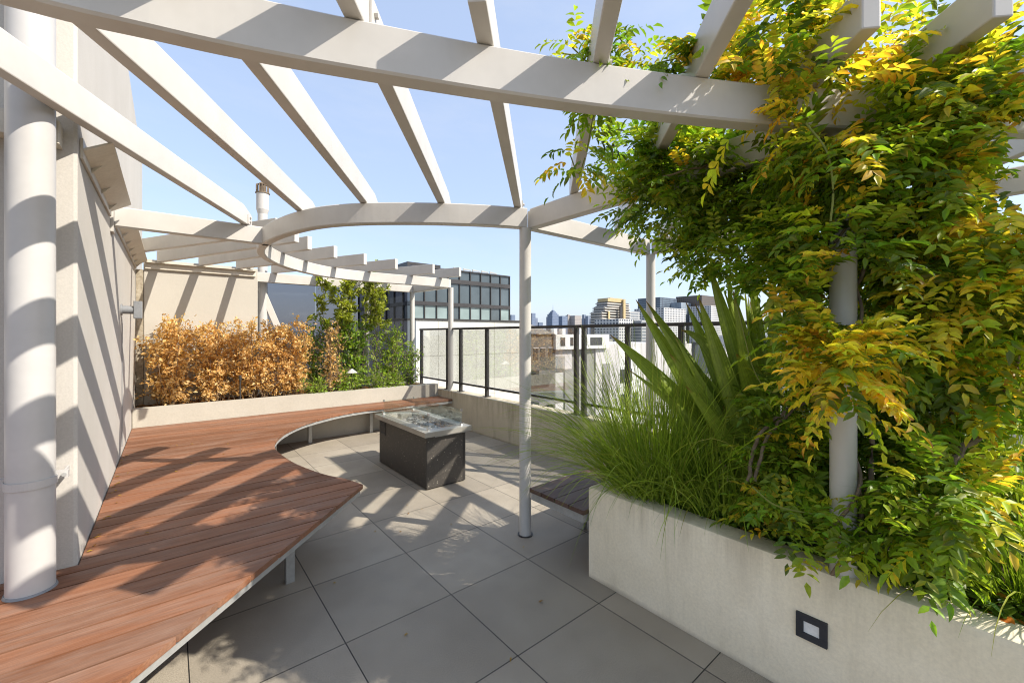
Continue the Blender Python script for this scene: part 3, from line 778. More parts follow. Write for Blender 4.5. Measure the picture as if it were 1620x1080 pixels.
# (px, py, depth, across, up, away, leaves, yellowness)
CL = [
 (1190, 300, 2.25, .42, .30, .35, 170, .03), (1085, 262, 2.25, .24, .16, .25, 90, .05), (1290, 300, 1.95, .35, .35, .30, 110, .05),
 (1160, 385, 2.2, .30, .17, .25, 66, .03), (1005, 240, 2.3, .16, .10, .15, 24, .05), (1045, 325, 2.35, .22, .12, .2, 40, .02),
 (1255, 90, 1.62, .16, .17, .16, 52, .95), (1220, 40, 1.65, .10, .12, .14, 22, .7), (1130, 105, 1.6, .10, .07, .10, 9, .55),
 (1190, 175, 1.58, .11, .09, .08, 10, .45), (1310, 170, 1.5, .16, .12, .14, 34, .75), (1350, 100, 1.62, .16, .10, .14, 22, .55),
 (1440, 160, 1.55, .14, .11, .16, 44, .20), (1500, 200, 1.5, .14, .16, .18, 60, .65), (1560, 150, 1.5, .13, .12, .14, 34, .45),
 (1470, 80, 1.55, .08, .10, .1, 11, .45), (1590, 95, 1.5, .10, .08, .1, 10, .1),
 (1330, 240, 1.5, .16, .12, .14, 34, .25), (1420, 270, 1.55, .22, .18, .2, 66, .12), (1540, 330, 1.5, .15, .18, .2, 60, .60),
 (1310, 390, 1.62, .20, .18, .2, 64, .12), (1430, 400, 1.75, .20, .16, .12, 66, .25), (1530, 440, 1.55, .20, .18, .2, 70, .55), (1600, 380, 1.6, .10, .2, .2, 34, .45),
 (1255, 440, 1.75, .13, .13, .14, 26, .12), (1290, 500, 1.62, .10, .16, .10, 28, .50), (1332, 580, 1.48, .06, .16, .06, 50, 1.0), (1370, 520, 1.5, .08, .08, .06, 12, .8),
 (1450, 540, 1.75, .22, .20, .16, 62, .22), (1560, 560, 1.65, .16, .20, .18, 52, .35), (1600, 500, 1.55, .08, .1, .1, 18, .6),
 (1450, 660, 1.85, .20, .14, .10, 40, .10), (1545, 680, 1.7, .12, .12, .12, 22, .35),
 (1235, 640, 1.95, .13, .12, .14, 18, .0), (1270, 560, 2.0, .10, .10, .12, 12, .0),
 (1250, 730, 1.88, .14, .13, .12, 30, .06), (1240, 805, 1.80, .13, .06, .10, 20, .15), (1270, 835, 1.74, .09, .05, .07, 14, .35),
 (1290, 720, 1.85, .10, .13, .06, 18, .10), (1425, 730, 1.80, .12, .12, .06, 28, .06), (1480, 770, 1.48, .15, .10, .1, 34, .06), (1410, 850, 1.56, .11, .06, .08, 18, .04), (1470, 850, 1.42, .10, .07, .08, 18, .02),
 (1330, 890, 1.60, .05, .03, .04, 5, .02), (1545, 760, 1.45, .05, .05, .06, 8, .5),
 (1420, 450, 2.25, .50, .30, .2, 110, .12), (1450, 640, 2.25, .50, .25, .2, 110, .05), (1580, 520, 2.0, .22, .36, .2, 80, .25), (1330, 600, 2.3, .22, .30, .15, 40, .0), (1540, 760, 1.9, .24, .14, .15, 60, .05), (1330, 740, 2.1, .25, .2, .15, 50, .0),
 (1340, 830, 1.58, .04, .05, .03, 4, .0),
]
for c in CL: cluster(*c)
# canopy over the pergola to the right and behind, out of the frame but shading the floor
for _ in range(230):
    x = rng.uniform(2.2, 2.9); y = rng.uniform(-1.1, .8)
    lim = .0 + (x - 2.1) * .62
    if y > min(lim, .78) + rng.normal() * .05: continue
    f_ = SN * x + CS * y
    if f_ > .2:
        u_ = CX0 + FPX * (CS * x - SN * y) / f_; v_ = CY0 - FPX * 1.1 / f_
        if u_ < 1700 and v_ > -60: continue
    z = rng.uniform(2.62, 2.86)
    compound(VL, (x, y, z), unit(rv() * np.array((1, 1, .3))), .25 * rng.uniform(.7, 1.2), 5, .072, .35, .8)
# trailing shoots
TR = [([(905, 75), (925, 95), (945, 120), (940, 175), (928, 240)], 1.6, .04), ([(965, 65), (960, 100), (955, 130), (945, 165)], 1.62, .1), ([(890, 85), (930, 90), (985, 95), (1050, 110), (1110, 118)], 1.62, .25),
      ([(925, 250), (915, 275), (900, 240)], 1.75, .55), ([(980, 60), (1000, 90), (975, 120)], 1.62, .05), ([(1040, 100), (1075, 90), (1090, 70)], 1.6, .6)]
SHOOTS = []
for pts, dep, yel in TR:
    P = catmull([tuple(at(x, y, dep + i * .01)) for i, (x, y) in enumerate(pts)], 6)
    q_ = MB().tube([tuple(p) for p in P], .0028, 5); SHOOTS.append(q_)
    for i, p in enumerate(P):
        if i % 2 == 0:
            
            for _k in range(2): compound(VL, tuple(p), unit(rv() * np.array((1, 1, .5)) + np.array((0, 0, .1))), .14 * rng.uniform(.7, 1.3), 5, .046, yel, .9)
VL.build('foliage', M['leaf'], wv)
woody = [([(1500, 735), (1545, 690), (1590, 620), (1610, 560), (1590, 420)], 1.62, .013), ([(1500, 735), (1506, 660), (1496, 610), (1470, 500), (1440, 380)], 1.72, .011), ([(1185, 760), (1195, 700), (1235, 655), (1290, 625), (1340, 600)], 1.9, .009),
         ([(1195, 765), (1215, 690), (1255, 650), (1310, 610), (1345, 560)], 1.88, .008), ([(1345, 880), (1380, 700), (1330, 520), (1370, 400), (1320, 250), (1280, 150)], 1.68, .010), ([(1320, 250), (1220, 230), (1120, 260), (1050, 280)], 2.05, .008), ([(1420, 330), (1500, 250), (1560, 180)], 1.6, .008)]
for pts, dep, r in woody:
    P = catmull([tuple(at(x, y, dep)) for x, y in pts], 6)
    MB().tube([tuple(p + Vector(rng.normal(size=3) * .004)) for p in P], r, 8, [1 - .5 * i / len(P) for i in range(len(P))]).build('woody_stem', M['bark'], wv, True)
for r_, k_, ph_ in ((.054, 3.2, .4), (.058, 2.3, 2.6)):
    P = [(2.095 + r_ * math.cos(ph_ + k_ * 2 * math.pi * i / 60) + rng.normal() * .002, .44 + r_ * math.sin(ph_ + k_ * 2 * math.pi * i / 60), .545 + 1.78 * i / 60) for i in range(61)]
    MB().tube(P, .0075, 7, [1 - .4 * i / 60 for i in range(61)]).build('woody_stem', M['bark'], wv, True)
for pts, dep in (([(1275, 195), (1308, 240), (1318, 300), (1314, 350)], 1.42), ([(1165, 480), (1200, 600), (1260, 640), (1290, 690)], 1.85), ([(1190, 770), (1230, 800), (1300, 815)], 1.66)):
    P = catmull([tuple(at(x, y, dep)) for x, y in pts], 8)
    SHOOTS.append(MB().tube([tuple(p) for p in P], .0032, 5))
for q_ in SHOOTS: q_.build('tendril', M['stem_green'], wv, True)

# ------------------------------------------------------------------ grasses, sword-leaf plant, ground cover
SECT = {0: ((-1, 1, 1), (0, 0, 1), (1, 1, 1)), 1: tuple((-1 + 2 * k / 12, abs(-1 + 2 * k / 12) * .9 + (.28 if k % 2 else -.10), .86 if k % 2 else 1.12) for k in range(13))}
def blade_strip(V, T, C, path, widths, side, col0, col1, fold=0.0, pleat=0):
    n0 = len(V); n = len(path)
    for i, p in enumerate(path):
        t = i / (n - 1)
        tan = unit(np.array(path[min(i + 1, n - 1)]) - np.array(path[max(i - 1, 0)]))
        s = side - tan * np.dot(side, tan); s = unit(s); nr = np.cross(s, tan)
        w = widths[i] / 2; c = np.array(col0) * (1 - t) + np.array(col1) * t
        for (o_, h_, k_) in SECT[pleat]:
            V.append(p + s * (w * o_) + nr * (h_ * fold * w)); C.append(c * k_)
        m_ = len(SECT[pleat])
        if i:
            a = n0 + (i - 1) * m_; b = n0 + i * m_
            for j in range(m_ - 1): T += [(a + j, a + j + 1, b + j + 1), (a + j, b + j + 1, b + j)]
def grass(name, label, base, count, length, spread, seed, wid=.006, lean=(0, 0), yellow=.15):
    r = np.random.default_rng(seed)
    root = thing(name, base, label, 'grass clump', 'grass clumps in the foreground planter')
    V, T, C = [], [], []
    for k in range(count):
        a = r.uniform(0, 2 * math.pi); rr = spread * math.sqrt(r.random()) * .35
        p = np.array((base[0] + rr * math.cos(a), base[1] + rr * math.sin(a), base[2]))
        az = a + r.normal() * .6
        L = length * r.uniform(.55, 1.12); out = r.uniform(.10, 1.0)
        dirh = np.array((math.cos(az) + lean[0], math.sin(az) + lean[1], 0)); 
        v = unit(dirh * out + np.array((0, 0, 1.0)))
        g = r.uniform(.5, 1.5) * (.5 + out)
        path = []; q = p.copy(); n = 9
        for i in range(n + 1):
            path.append(q.copy()); q = q + v * (L / n); v = unit(v + np.array((0, 0, -1.)) * g * .16 * (i / n + .25) + r.normal(size=3) * .02)
        w = wid * r.uniform(.7, 1.3)
        widths = [w * (1 - (i / n) ** 2.2 * .92) for i in range(n + 1)]
        side = unit(np.cross(unit(dirh), UP))
        base_c = lerp3((.10, .19, .012), (.36, .50, .04), r.random())
        tip = lerp3(base_c, (.33, .28, .06), .5 * r.random() + (0.4 if r.random() < yellow else 0))
        blade_strip(V, T, C, path, widths, side + .5 * r.normal(size=3), base_c, tip, .35)
    np_mesh('blades', np.array(V), np.array(T), np.array(C), M['blade'], root)
    return root
grass('grass_clump', 'largest clump of fine arching grass spilling over the planter corner beside the bench', (2.34, 1.42, .49), 1500, 1.05, .62, 11, .0052, (-.25, .06))
grass('grass_clump', 'clump of upright grass between the corner grass and the sword leaved plant', (2.42, 1.05, .49), 760, .78, .6, 12, .0058, (-.12, 0))
grass('grass_clump', 'low grass clump hanging over the planter at the right edge below the vine', (2.50, -.02, .49), 420, .70, .45, 13, .0065, (-.25, .35))
grass('grass_clump', 'bright grass standing behind the vine stems near the right edge', (2.95, .15, .49), 260, .85, .5, 14, .007, (0, 0), .3)

sp = thing('sword_leaf_plant', (2.55, .86, .5), 'large plant with broad dark green sword shaped leaves behind the grasses', 'plant')
V, T, C = [], [], []
def sword(tipx, tipy, tipd, w, bend=.12, tipdrop=0, seed=0, col=None):
    b = np.array((2.58 + .06 * math.cos(seed * 2.4), .84 + .06 * math.sin(seed * 2.4), .48)); e = np.array(at(tipx, tipy, tipd))
    m = (b + e) / 2 + np.array((0, 0, bend)) * np.linalg.norm(e - b)
    n = 14; path = []
    for i in range(n + 1):
        t = i / n; q = b * (1 - t) ** 2 + m * 2 * t * (1 - t) + e * t * t
        if tipdrop and t > .72: q = q + np.array((0, 0, -1)) * tipdrop * ((t - .72) / .28) ** 1.5
        path.append(q)
    w *= .82
    widths = [w * (.38 + .62 * math.sin(min(1, (i / n) * 1.9) * math.pi / 2)) * (1 - max(0, (i / n - .55) / .45) ** 1.7 * .97) for i in range(n + 1)]
    view = unit(np.array((SN, CS, 0)))
    side = np.cross(unit(e - b), view + .5 * rv())
    c0 = col or lerp3((.15, .24, .02), (.33, .44, .045), rng.random())
    blade_strip(V, T, C, path, widths, side, tuple(x * .85 for x in c0), lerp3(c0, (.26, .30, .04), .5), .28, 1)
    for j in range(-13, 0): C[j] = np.array((.22, .09, .02))
SW = [(966, 530, 2.35, .15, .10), (1006, 474, 2.5, .12, .05), (1022, 476, 2.4, .13, .06), (1085, 478, 2.45, .10, .10), (1105, 470, 2.2, .12, .04), (1118, 408, 2.35, .11, .02), (1150, 430, 2.5, .10, .02),
      (1185, 400, 2.5, .10, .0), (1225, 420, 2.5, .11, .0), (1060, 560, 2.2, .10, .12), (1270, 430, 2.6, .1, .0), (1300, 500, 2.6, .1, .02), (1085, 610, 2.1, .09, .10), (1160, 460, 2.1, .12, .02), (1050, 520, 2.45, .12, .10), (1330, 560, 2.7, .1, .05)]
for k in range(30):
    i0, i1 = rng.integers(len(SW)), rng.integers(len(SW)); a_, b_ = SW[i0], SW[i1]; t_ = rng.random() * .5
    SW.append((a_[0] * (1 - t_) + b_[0] * t_ + rng.normal() * 22, max(420, a_[1] * (1 - t_) + b_[1] * t_ + abs(rng.normal()) * 40), 2.25 + rng.random() * .4, rng.uniform(.045, .075), rng.uniform(0, .16)))
for i, (x, y, d, w, bd) in enumerate(SW): sword(x, y, d, w, bd, 0, i)
sword(1236, 640, 1.95, .12, .62, 0, 3, (.09, .16, .025)); sword(1078, 505, 2.3, .10, .28, .06, 5, (.11, .18, .03)); sword(1165, 560, 2.0, .11, .30, 0, 8)
np_mesh('leaves', np.array(V), np.array(T), np.array(C), M['sword'], sp)

GC = Leaves()
for _ in range(2600):
    x = rng.uniform(2.17, 3.4); y = rng.uniform(-.9, 1.5)
    if rng.random() < .6: x = 2.15 + abs(rng.normal()) * .14
    z = .50 + rng.random() * .085 * (1 if x > 2.2 else .8)
    h = rng.uniform(0, 2 * math.pi); d = np.array((math.cos(h), math.sin(h), rng.uniform(-.2, .5)))
    cc = lerp3((.05, .11, .012), (.17, .25, .03), rng.random())
    if rng.random() < .06: cc = lerp3(GOLD, ORG, rng.random())
    s = rng.uniform(.022, .045)
    GC.add(np.array((x, y, z)), d, UP + .6 * rv(), s, s * .95, cc)
g = GC.build('ground_cover', M['leaf'], None); tag(g, 'small round leaved ground cover carpeting the foreground planter soil', 'ground cover', kind='stuff')

# ------------------------------------------------------------------ far planter: dry hedge and green shrubs
def shrub(name, label, cat, base, rx, ry, h, count, leafl, cols, mat, stems=9, seed=1, twig='dry_twig', wide=.5, group=None, gaps=.5, bottom=.05, taper=0.0):
    r = np.random.default_rng(seed)
    root = thing(name, base, label, cat, group)
    L = Leaves(); B = MB()
    centres = []
    for k in range(stems):
        a = r.uniform(0, 2 * math.pi); q = math.sqrt(r.random())
        top = np.array((base[0] + rx * q * math.cos(a), base[1] + ry * q * math.sin(a), base[2] + h * r.uniform(.84, 1.0)))
        b0 = np.array((base[0] + rx * .45 * q * math.cos(a), base[1] + ry * .45 * q * math.sin(a), base[2] - .03))
        n = 7; path = [b0 * (1 - i / n) + top * (i / n) + (r.normal(size=3) * .018 if 0 < i < n else 0) for i in range(n + 1)]
        B.tube([tuple(p) for p in path], .0065, 5, [1 - .75 * i / n for i in range(n + 1)])
        for i in range(1, n + 1):
            for _ in range(3):
                d = unit(r.normal(size=3) + np.array((0, 0, .5))); ln = r.uniform(.09, .25) * (1 - taper * i / n)
                e = path[i] + d * ln * np.array((1, .8, 1)); B.tube([tuple(path[i]), tuple((path[i] + e) / 2 + r.normal(size=3) * .01), tuple(e)], .0026, 4)
                if e[2] > base[2] + h * bottom: centres.append((path[i], e))
    for _ in range(count):
        a, e = centres[r.integers(len(centres))]
        t = r.uniform(.25, 1.05); p = a * (1 - t) + e * t + r.normal(size=3) * .022
        d = unit((e - a) * 4 + r.normal(size=3) * .8 + np.array((0, 0, -.25)))
        u = r.random(); i = min(int(u * (len(cols) - 1)), len(cols) - 2)
        c = lerp3(cols[i], cols[i + 1], u * (len(cols) - 1) - i)
        s = leafl * r.uniform(.6, 1.25)
        L.add(p, d, unit(r.normal(size=3) + np.array((0, -.2, .6))), s, s * wide * r.uniform(.7, 1.2), c)
    B.build('twigs', M[twig], root)
    L.build('foliage', mat, root)
    return root
DRY = [(.46, .25, .08), (.66, .40, .14), (.78, .52, .21), (.86, .66, .34)]
GRN = [(.055, .11, .012), (.115, .205, .016), (.21, .325, .022), (.32, .42, .045)]
OLV = [(.10, .125, .014), (.20, .24, .022), (.30, .34, .04), (.40, .41, .06)]
BZ = .60
shrub('dry_shrub', 'dry orange shrub at the left end of the hedge against the cream wall', 'shrub', (-.02, 6.88, BZ), .35, .24, 1.00, 3900, .047, DRY, M['leaf_dry'], 13, 21, group='dead orange shrubs in the far planter')
shrub('dry_shrub', 'dry orange shrub second from the left wall, low leaves touching the planter edge', 'shrub', (.48, 6.90, BZ), .35, .24, .97, 3900, .047, DRY, M['leaf_dry'], 13, 22, group='dead orange shrubs in the far planter')
shrub('dry_shrub', 'dry orange shrub in the middle of the hedge below the back wall end', 'shrub', (.98, 6.86, BZ), .35, .24, 1.00, 3900, .047, DRY, M['leaf_dry'], 13, 23, group='dead orange shrubs in the far planter')
shrub('dry_shrub', 'dry orange shrub in front of the tinted glass, dense to the ground', 'shrub', (1.42, 6.84, BZ), .35, .24, 1.00, 3900, .047, DRY, M['leaf_dry'], 13, 24, group='dead orange shrubs in the far planter')
shrub('dry_shrub', 'thin half bare dry shrub mixed into the green shrubs', 'shrub', (1.98, 6.80, BZ), .20, .18, .98, 620, .046, DRY, M['leaf_dry'], 8, 25, group='dead orange shrubs in the far planter')
shrub('green_shrub', 'dark green shrub just behind the thin dry one', 'shrub', (1.80, 7.06, BZ), .24, .14, .98, 1300, .055, GRN[:3], M['leaf'], 9, 31, 'bark', .45)
shrub('green_shrub', 'densest dark green shrub behind the white garden light', 'shrub', (2.34, 6.98, BZ), .27, .20, 1.03, 2300, .062, GRN, M['leaf'], 11, 32, 'bark', .45)
shrub('green_shrub', 'upright bright green shrub beside the glass balustrade corner', 'shrub', (2.92, 6.92, BZ), .24, .20, .98, 1900, .055, [GRN[1], GRN[2], GRN[3], (.38, .44, .05)], M['leaf'], 11, 33, 'bark', .36)
shrub('green_shrub', 'small loose green shrub at the right end of the far planter', 'shrub', (3.26, 6.82, BZ), .17, .16, .62, 800, .050, [GRN[1], GRN[2], GRN[3]], M['leaf'], 8, 34, 'bark', .4)
for i, (x, y, h, lab) in enumerate(((1.72, 6.66, .17, 'low bright green seedling under the thin dry shrub'), (2.62, 6.68, .26, 'low leafy plant right of the garden light'), (2.15, 6.66, .22, 'low leafy plant left of the garden light'), (2.95, 6.66, .16, 'short green seedling under the bright upright shrub'))):
    shrub('seedling', lab, 'plant', (x, y, BZ), .11, .07, h, 130, .055, GRN[1:], M['leaf'], 5, 40 + i, 'stem_green', .6)
# tall climbers rising through the far rafters
shrub('tall_shrub', 'tall leafy climber in front of the tinted glass reaching the far rafters', 'climber', (2.10, 7.05, BZ), .31, .16, 1.88, 1900, .085, OLV, M['leaf'], 5, 51, 'bark', .42, bottom=.45)
shrub('tall_shrub', 'right hand tall climber poking out above the far rafters', 'climber', (2.86, 7.05, BZ), .28, .16, 2.12, 1500, .080, OLV, M['leaf'], 5, 52, 'bark', .42, bottom=.5)
lv = Leaves(); wt = MB()
# mulch litter
ml = Leaves()
for _ in range(900):
    x = rng.uniform(-.3, 3.5); y = rng.uniform(6.60, 7.15)
    ml.add(np.array((x, y, .603 + rng.random() * .02)), rv() * np.array((1, 1, .15)), UP + .4 * rv(), .045, .018, lerp3((.16, .07, .025), (.42, .22, .08), rng.random()))
o = ml.build('leaf_litter', M['leaf_dry'], None); tag(o, 'dry leaf litter strewn over the far planter soil', 'leaf litter', kind='stuff')

fl_ = Leaves()
for _ in range(48):
    if rng.random() < .6: p_ = (WX + .02 + abs(rng.normal()) * .03, rng.uniform(2.9, 5.2), .4405)
    elif rng.random() < .5: p_ = (rng.uniform(-.2, .6), rng.uniform(2.8, 5.6), .4405)
    else: p_ = (rng.uniform(.7, 2.0), rng.uniform(1.2, 3.6), .0015)
    h_ = rng.uniform(0, 6.28)
    fl_.add(np.array(p_) + np.array((0, 0, .003)), np.array((math.cos(h_), math.sin(h_), .12)), UP + .3 * rv(), rng.uniform(.012, .035), rng.uniform(.007, .015), lerp3((.45, .30, .05), (.30, .14, .04), rng.random()))
o = fl_.build('fallen_leaves', M['leaf_dry'], None); tag(o, 'tiny fallen leaves scattered along the wall, the deck and the pavers', 'leaf litter', kind='stuff')
gl = thing('garden_light', (2.22, 6.64, BZ), 'small garden light with a white conical hood among the green shrubs', 'garden light')
MB().cyl(2.22, 6.64, .60, .93, .009, 10).build('stem', M['dark_metal'], gl)
MB().cyl(2.22, 6.64, .915, .975, .085, 24, .012).build('hood', M['white_pipe'], gl, True)
gk = thing('garden_stake', (.74, 6.63, BZ), 'short black garden spike light standing in front of the dry hedge', 'garden light')
MB().cyl(.74, 6.63, .60, .90, .010, 10).cyl(.74, 6.63, .90, .955, .018, 14).build('stem', M['dark_metal'], gk)
MB().cyl(.74, 6.63, .956, .966, .022, 14, .010).build('cap', M['charcoal'], gk)

# ------------------------------------------------------------------ neighbouring buildings
cw = thing('panel_wall_building', (10, 15, -24), 'pale concrete panel building seen through the glass balustrade', 'building')
PY = 14.0
MB().box(7.0, 12.62, PY, PY + 5, -24, 2.06).build('wall', M['pale_panel'], cw)
j = MB()
for x in (7.92, 9.66, 10.6, 11.45): j.box(x, x + .018, PY - .004, PY, -6, 2.0)
for z in (.70, -.95): j.box(7.0, 12.62, PY - .006, PY - .0045, z, z + .018)
j.build('panel_joints', M['pale_joint'], cw)
MB().box(6.96, 12.66, PY - .05, PY + 5.05, 2.0605, 2.12).build('coping', M['dark_metal'], cw)
# glazed terrace on the left of the wall
b = MB()
for x in (6.3, 6.62, 6.94): b.box(x, x + .03, PY + .3, PY + .33, -2, 2.05)
b.box(6.3, 6.97, PY + .29, PY + .34, 2.051, 2.10); b.build('terrace_rail', M['dark_metal'], cw)

gbld = thing('glass_building', (23, 36, -24), 'dark glass office block with grey bands behind the pergola', 'building')
GY = 35.0; gx0, gx1 = 17.1, 28.62
MB().box(gx0 + .25, gx1 - .25, GY + .25, GY + 14, -24, 7.6).build('core', M['spandrel'], gbld)
for z0, z1 in ((6.50, 6.90), (4.25, 4.60), (1.2, 1.65), (7.75, 7.86)):
    MB().box(gx0 - .06, gx1 + .06, GY - .06, GY + 14.1, z0, z1, ch=.05).build('floor_band', M['spandrel'], gbld)
nb_ = 9; bw_ = (gx1 - gx0) / nb_
def win(x0, x1, y0, y1, z0, z1, mat, axis):
    f = MB()
    if axis == 'x': f.box(x0, x1, y0 + .10, y0 + .20, z0, z1)
    else: f.box(x0 + .10, x0 + .20, y0, y1, z0, z1)
    return f
rr = random.Random(5)
for z0, z1, ms in ((6.90, 7.75, ['facade_glass']), (4.60, 6.50, ['facade_glass', 'facade_glass', 'facade_glass', 'facade_glass']), (1.65, 4.25, ['curtain', 'curtain', 'curtain', 'facade_glass'])):
    for k in range(nb_):
        a = gx0 + k * bw_ + .04; c = a + bw_ - .08
        w_ = win(a, c, GY, 0, z0, z1, None, 'x').build('window', M[rr.choice(ms)], gbld)
    for k in range(7):
        a = GY + k * 2.0 + .05; c = a + 1.9
        win(gx0, 0, a, c, z0, z1, None, 'y').build('window', M['facade_glass_purple' if rr.random() < .6 else 'facade_glass'], gbld)
mu = MB()
for k in range(nb_ + 1): mu.box(gx0 + k * bw_ - .04, gx0 + k * bw_ + .04, GY - .02, GY + .2, 1.0, 7.74)
for k in range(1, 8): mu.box(gx0 - .02, gx0 + .2, GY + k * 2.0 - .04, GY + k * 2.0 + .04, 1.0, 7.74)
mu.build('mullions', M['dark_metal'], gbld)
rf = MB()
for k in range(5):
    x = 22.5 + k * 1.15
    rf.sweep([(x, GY + 1.5, 7.84), (x, GY + 1.5, 8.3), (x + .85, GY + 1.5, 8.3 - k * .02), (x + .85, GY + 1.5, 7.84)], rsect(.1, .1), up=(0, 1, 0))
rf.box(22.0, 28.0, GY + 2.5, GY + 6, 7.861, 8.0)
rf.build('roof_frames', M['galv'], gbld)
pb2 = MB(); pb2.box(17.6, 21.2, GY + 2, GY + 8, 7.861, 8.5); pb2.build('plant_room', M['spandrel'], gbld)

bb_ = thing('brown_apartment_block', (21, 24, -24), 'brown grey apartment block with glass balconies between the white post and the white building', 'building')
BY = 22.0
MB().box(19.5, 22.42, BY, BY + 10, -24, 1.55).build('wall', M['brown_panel'], bb_)
MB().add([(19.3, BY - .2, 1.56), (22.2, BY - .2, 1.56), (22.2, BY + 5, 1.56), (19.3, BY + 5, 1.56), (19.3, BY + 2.5, 2.6), (21.2, BY + 2.5, 2.6)], [(0, 1, 5, 4), (2, 3, 4, 5), (1, 2, 5), (3, 0, 4)]).build('roof', M['roof_grey'], bb_)
for x, z in ((20.4, .1), (21.1, .1), (21.9, .1), (20.5, -1.6), (21.4, -1.6), (20.5, -3.9), (21.5, -3.9)):
    w_ = MB().box(x - .22, x + .22, BY - .03, BY - .001, z - .42, z + .42).build('window', M['dark_void'], bb_)
    MB().box(x - .27, x + .27, BY - .045, BY - .031, z + .421, z + .47).build('sill', M['lilac_wall'], w_)
for z in (-3.2, -1.0, -5.4):
    s_ = MB().box(19.8, 22.4, BY - 1.0, BY - .05, z - .25, z).build('balcony', M['roof_grey'], bb_)
    MB().box(19.8, 22.4, BY - 1.0, BY - .97, z + .01, z + .95).build('balcony_glass', M['glass'], s_)

wb = thing('white_apartment_building', (27, 23, -24), 'white and grey flat roofed apartment building beyond the balustrade', 'building')
MB().box(22.45, 40, BY + .6, BY + 12, -24, .7).build('wall', M['lilac_wall'], wb)
MB().box(22.2, 28.6, BY - .25, BY + 9, .38, 1.53).build('upper_storey', M['white_wall'], wb)
for a, c, mt, pr, zt in ((22.46, 24.35, 'lilac_wall', .5, .37), (24.4, 25.7, 'grey_panel', .3, .37), (25.75, 27.15, 'grey_panel', .45, .37), (27.2, 30.4, 'lilac_wall', .55, .69), (30.5, 34, 'white_wall', .3, .2)):
    MB().box(a, c, BY + .6 - pr, BY + .598, -24, zt).build('blade_wall', M[mt], wb)
for a, c, zt in ((23.45, 24.3, -1.15), (28.1, 29.0, -.95)):
    MB().box(a, c, BY - .02, BY + .04, -24, zt).build('grey_infill', M['grey_panel'], wb)
for x, w2, z in ((22.95, .25, .95), (23.95, .16, .95), (26.9, .75, .95), (25.55, .2, .95)):
    MB().box(x - w2, x + w2, BY - .275, BY - .251, z - .3, z + .34).build('window', M['dark_void'], wb)
b = MB()
for x in (22.6, 24.3, 25.3, 27.5): b.box(x, x + .35, BY + 2, BY + 2.4, 1.531, 2.0)
b.build('chimney', M['white_wall'], wb)
for x, z in ((31.2, -2.2), (32.3, -2.2), (33.2, -4.4), (31.3, -4.4)):
    MB().box(x - .35, x + .35, BY + .27, BY + .299, z - .6, z + .6).build('window', M['dark_void'], wb)

def tower(name, label, px0, px1, ytop, dist, mat, depth=None, crown=None, spire=0, cat='building', z0=-24, steps=()):
    """axis aligned block whose face toward us spans px0..px1 at a distance"""
    a = at_y(px0, ytop, dist); b2 = at_y(px1, ytop, dist); d = depth or (b2.x - a.x) * .8
    zt = at_y((px0 + px1) / 2, ytop, dist).z
    root = MB().box(a.x, b2.x, dist, dist + d, z0, zt)
    for (f0, f1, h) in steps:
        w = b2.x - a.x
        root.box(a.x + w * f0, a.x + w * f1, dist + d * .1, dist + d * .9, zt, zt + h)
    if crown:
        w = b2.x - a.x; m = (a.x + b2.x) / 2
        for k in range(4):
            s = 1 - k * .24
            root.box(m - w / 2 * s, m + w / 2 * s, dist + d / 2 - d / 2 * s, dist + d / 2 + d / 2 * s, zt + crown * k / 4, zt + crown * (k + 1) / 4)
        zt += crown
    if spire: root.cyl((a.x + b2.x) / 2, dist + d / 2, zt, zt + spire, 2.0, 8, .4)
    return root.build(name, mat), label, cat
def T_(*a, group=None, **k):
    o, l, c = tower(*a, **k); return tag(o, l, c, group)
tb = tower_mat('blue_grey_tower', (.16, .20, .28), (.10, .14, .22), 9, 12, .6, .6)
tb2 = tower_mat('slate_tower', (.20, .23, .30), (.13, .17, .25), 14, 10, .6, .5)
tt = tower_mat('tan_tower', (.36, .32, .29), (.20, .20, .22), 10, 12, .5, .5)
def q(x, y): return 820 + x / 5.144, 450 + y / 5.144
SKY = [(113, 140, 233, 2300, tb, 'tall slim blue tower nearest the central white post'), (140, 158, 272, 2450, tb2, 'lower slate tower close beside the slim blue tower'), (168, 200, 308, 2500, tb, 'squat low block left of the spired tower'),
       (247, 272, 263, 2350, tb2, 'plain slate tower just left of the spired tower'), (358, 400, 256, 2300, tb, 'wide blue tower right of the spired tower'),
       (400, 425, 285, 2600, tb2, 'low block behind the rounded tan tower'), (460, 515, 253, 2350, tt, 'widest tan tower in the far skyline'), (520, 536, 278, 2500, tb, 'narrow short block right of the tan tower'), (535, 552, 245, 2450, tb2, 'tallest narrow tower right of the tan tower'),
       (552, 568, 272, 2550, tb, 'stubby tower between the two narrow tall ones'), (567, 590, 255, 2400, tb2, 'grey blue tower second tallest right of the tan tower'), (590, 606, 308, 2500, tb, 'lowest block at the right end of the skyline')]
for x0, x1, yt, d, mt, lab in SKY:
    p0 = q(x0, yt); p1 = q(x1, yt); T_('skyline_tower', lab + ' of the distant city', p0[0], p1[0], p0[1], d, mt, group='distant city towers')
p0 = q(277, 252); p1 = q(328, 252); T_('skyline_tower', 'pointed tower with a spire in the distant city skyline', p0[0], p1[0], p0[1], 2250, tb, crown=42, spire=42, group='distant city towers')
p0 = q(403, 272); p1 = q(448, 272); T_('skyline_tower', 'stepped tan tower with a rounded top in the distant skyline', p0[0], p1[0], p0[1], 2400, tt, crown=30, group='distant city towers')
p0 = q(615, 290); p1 = q(652, 290); T_('skyline_tower', 'pale tapered tower just left of the golden building', p0[0], p1[0], p0[1], 1800, tb2, crown=12, group='distant city towers')
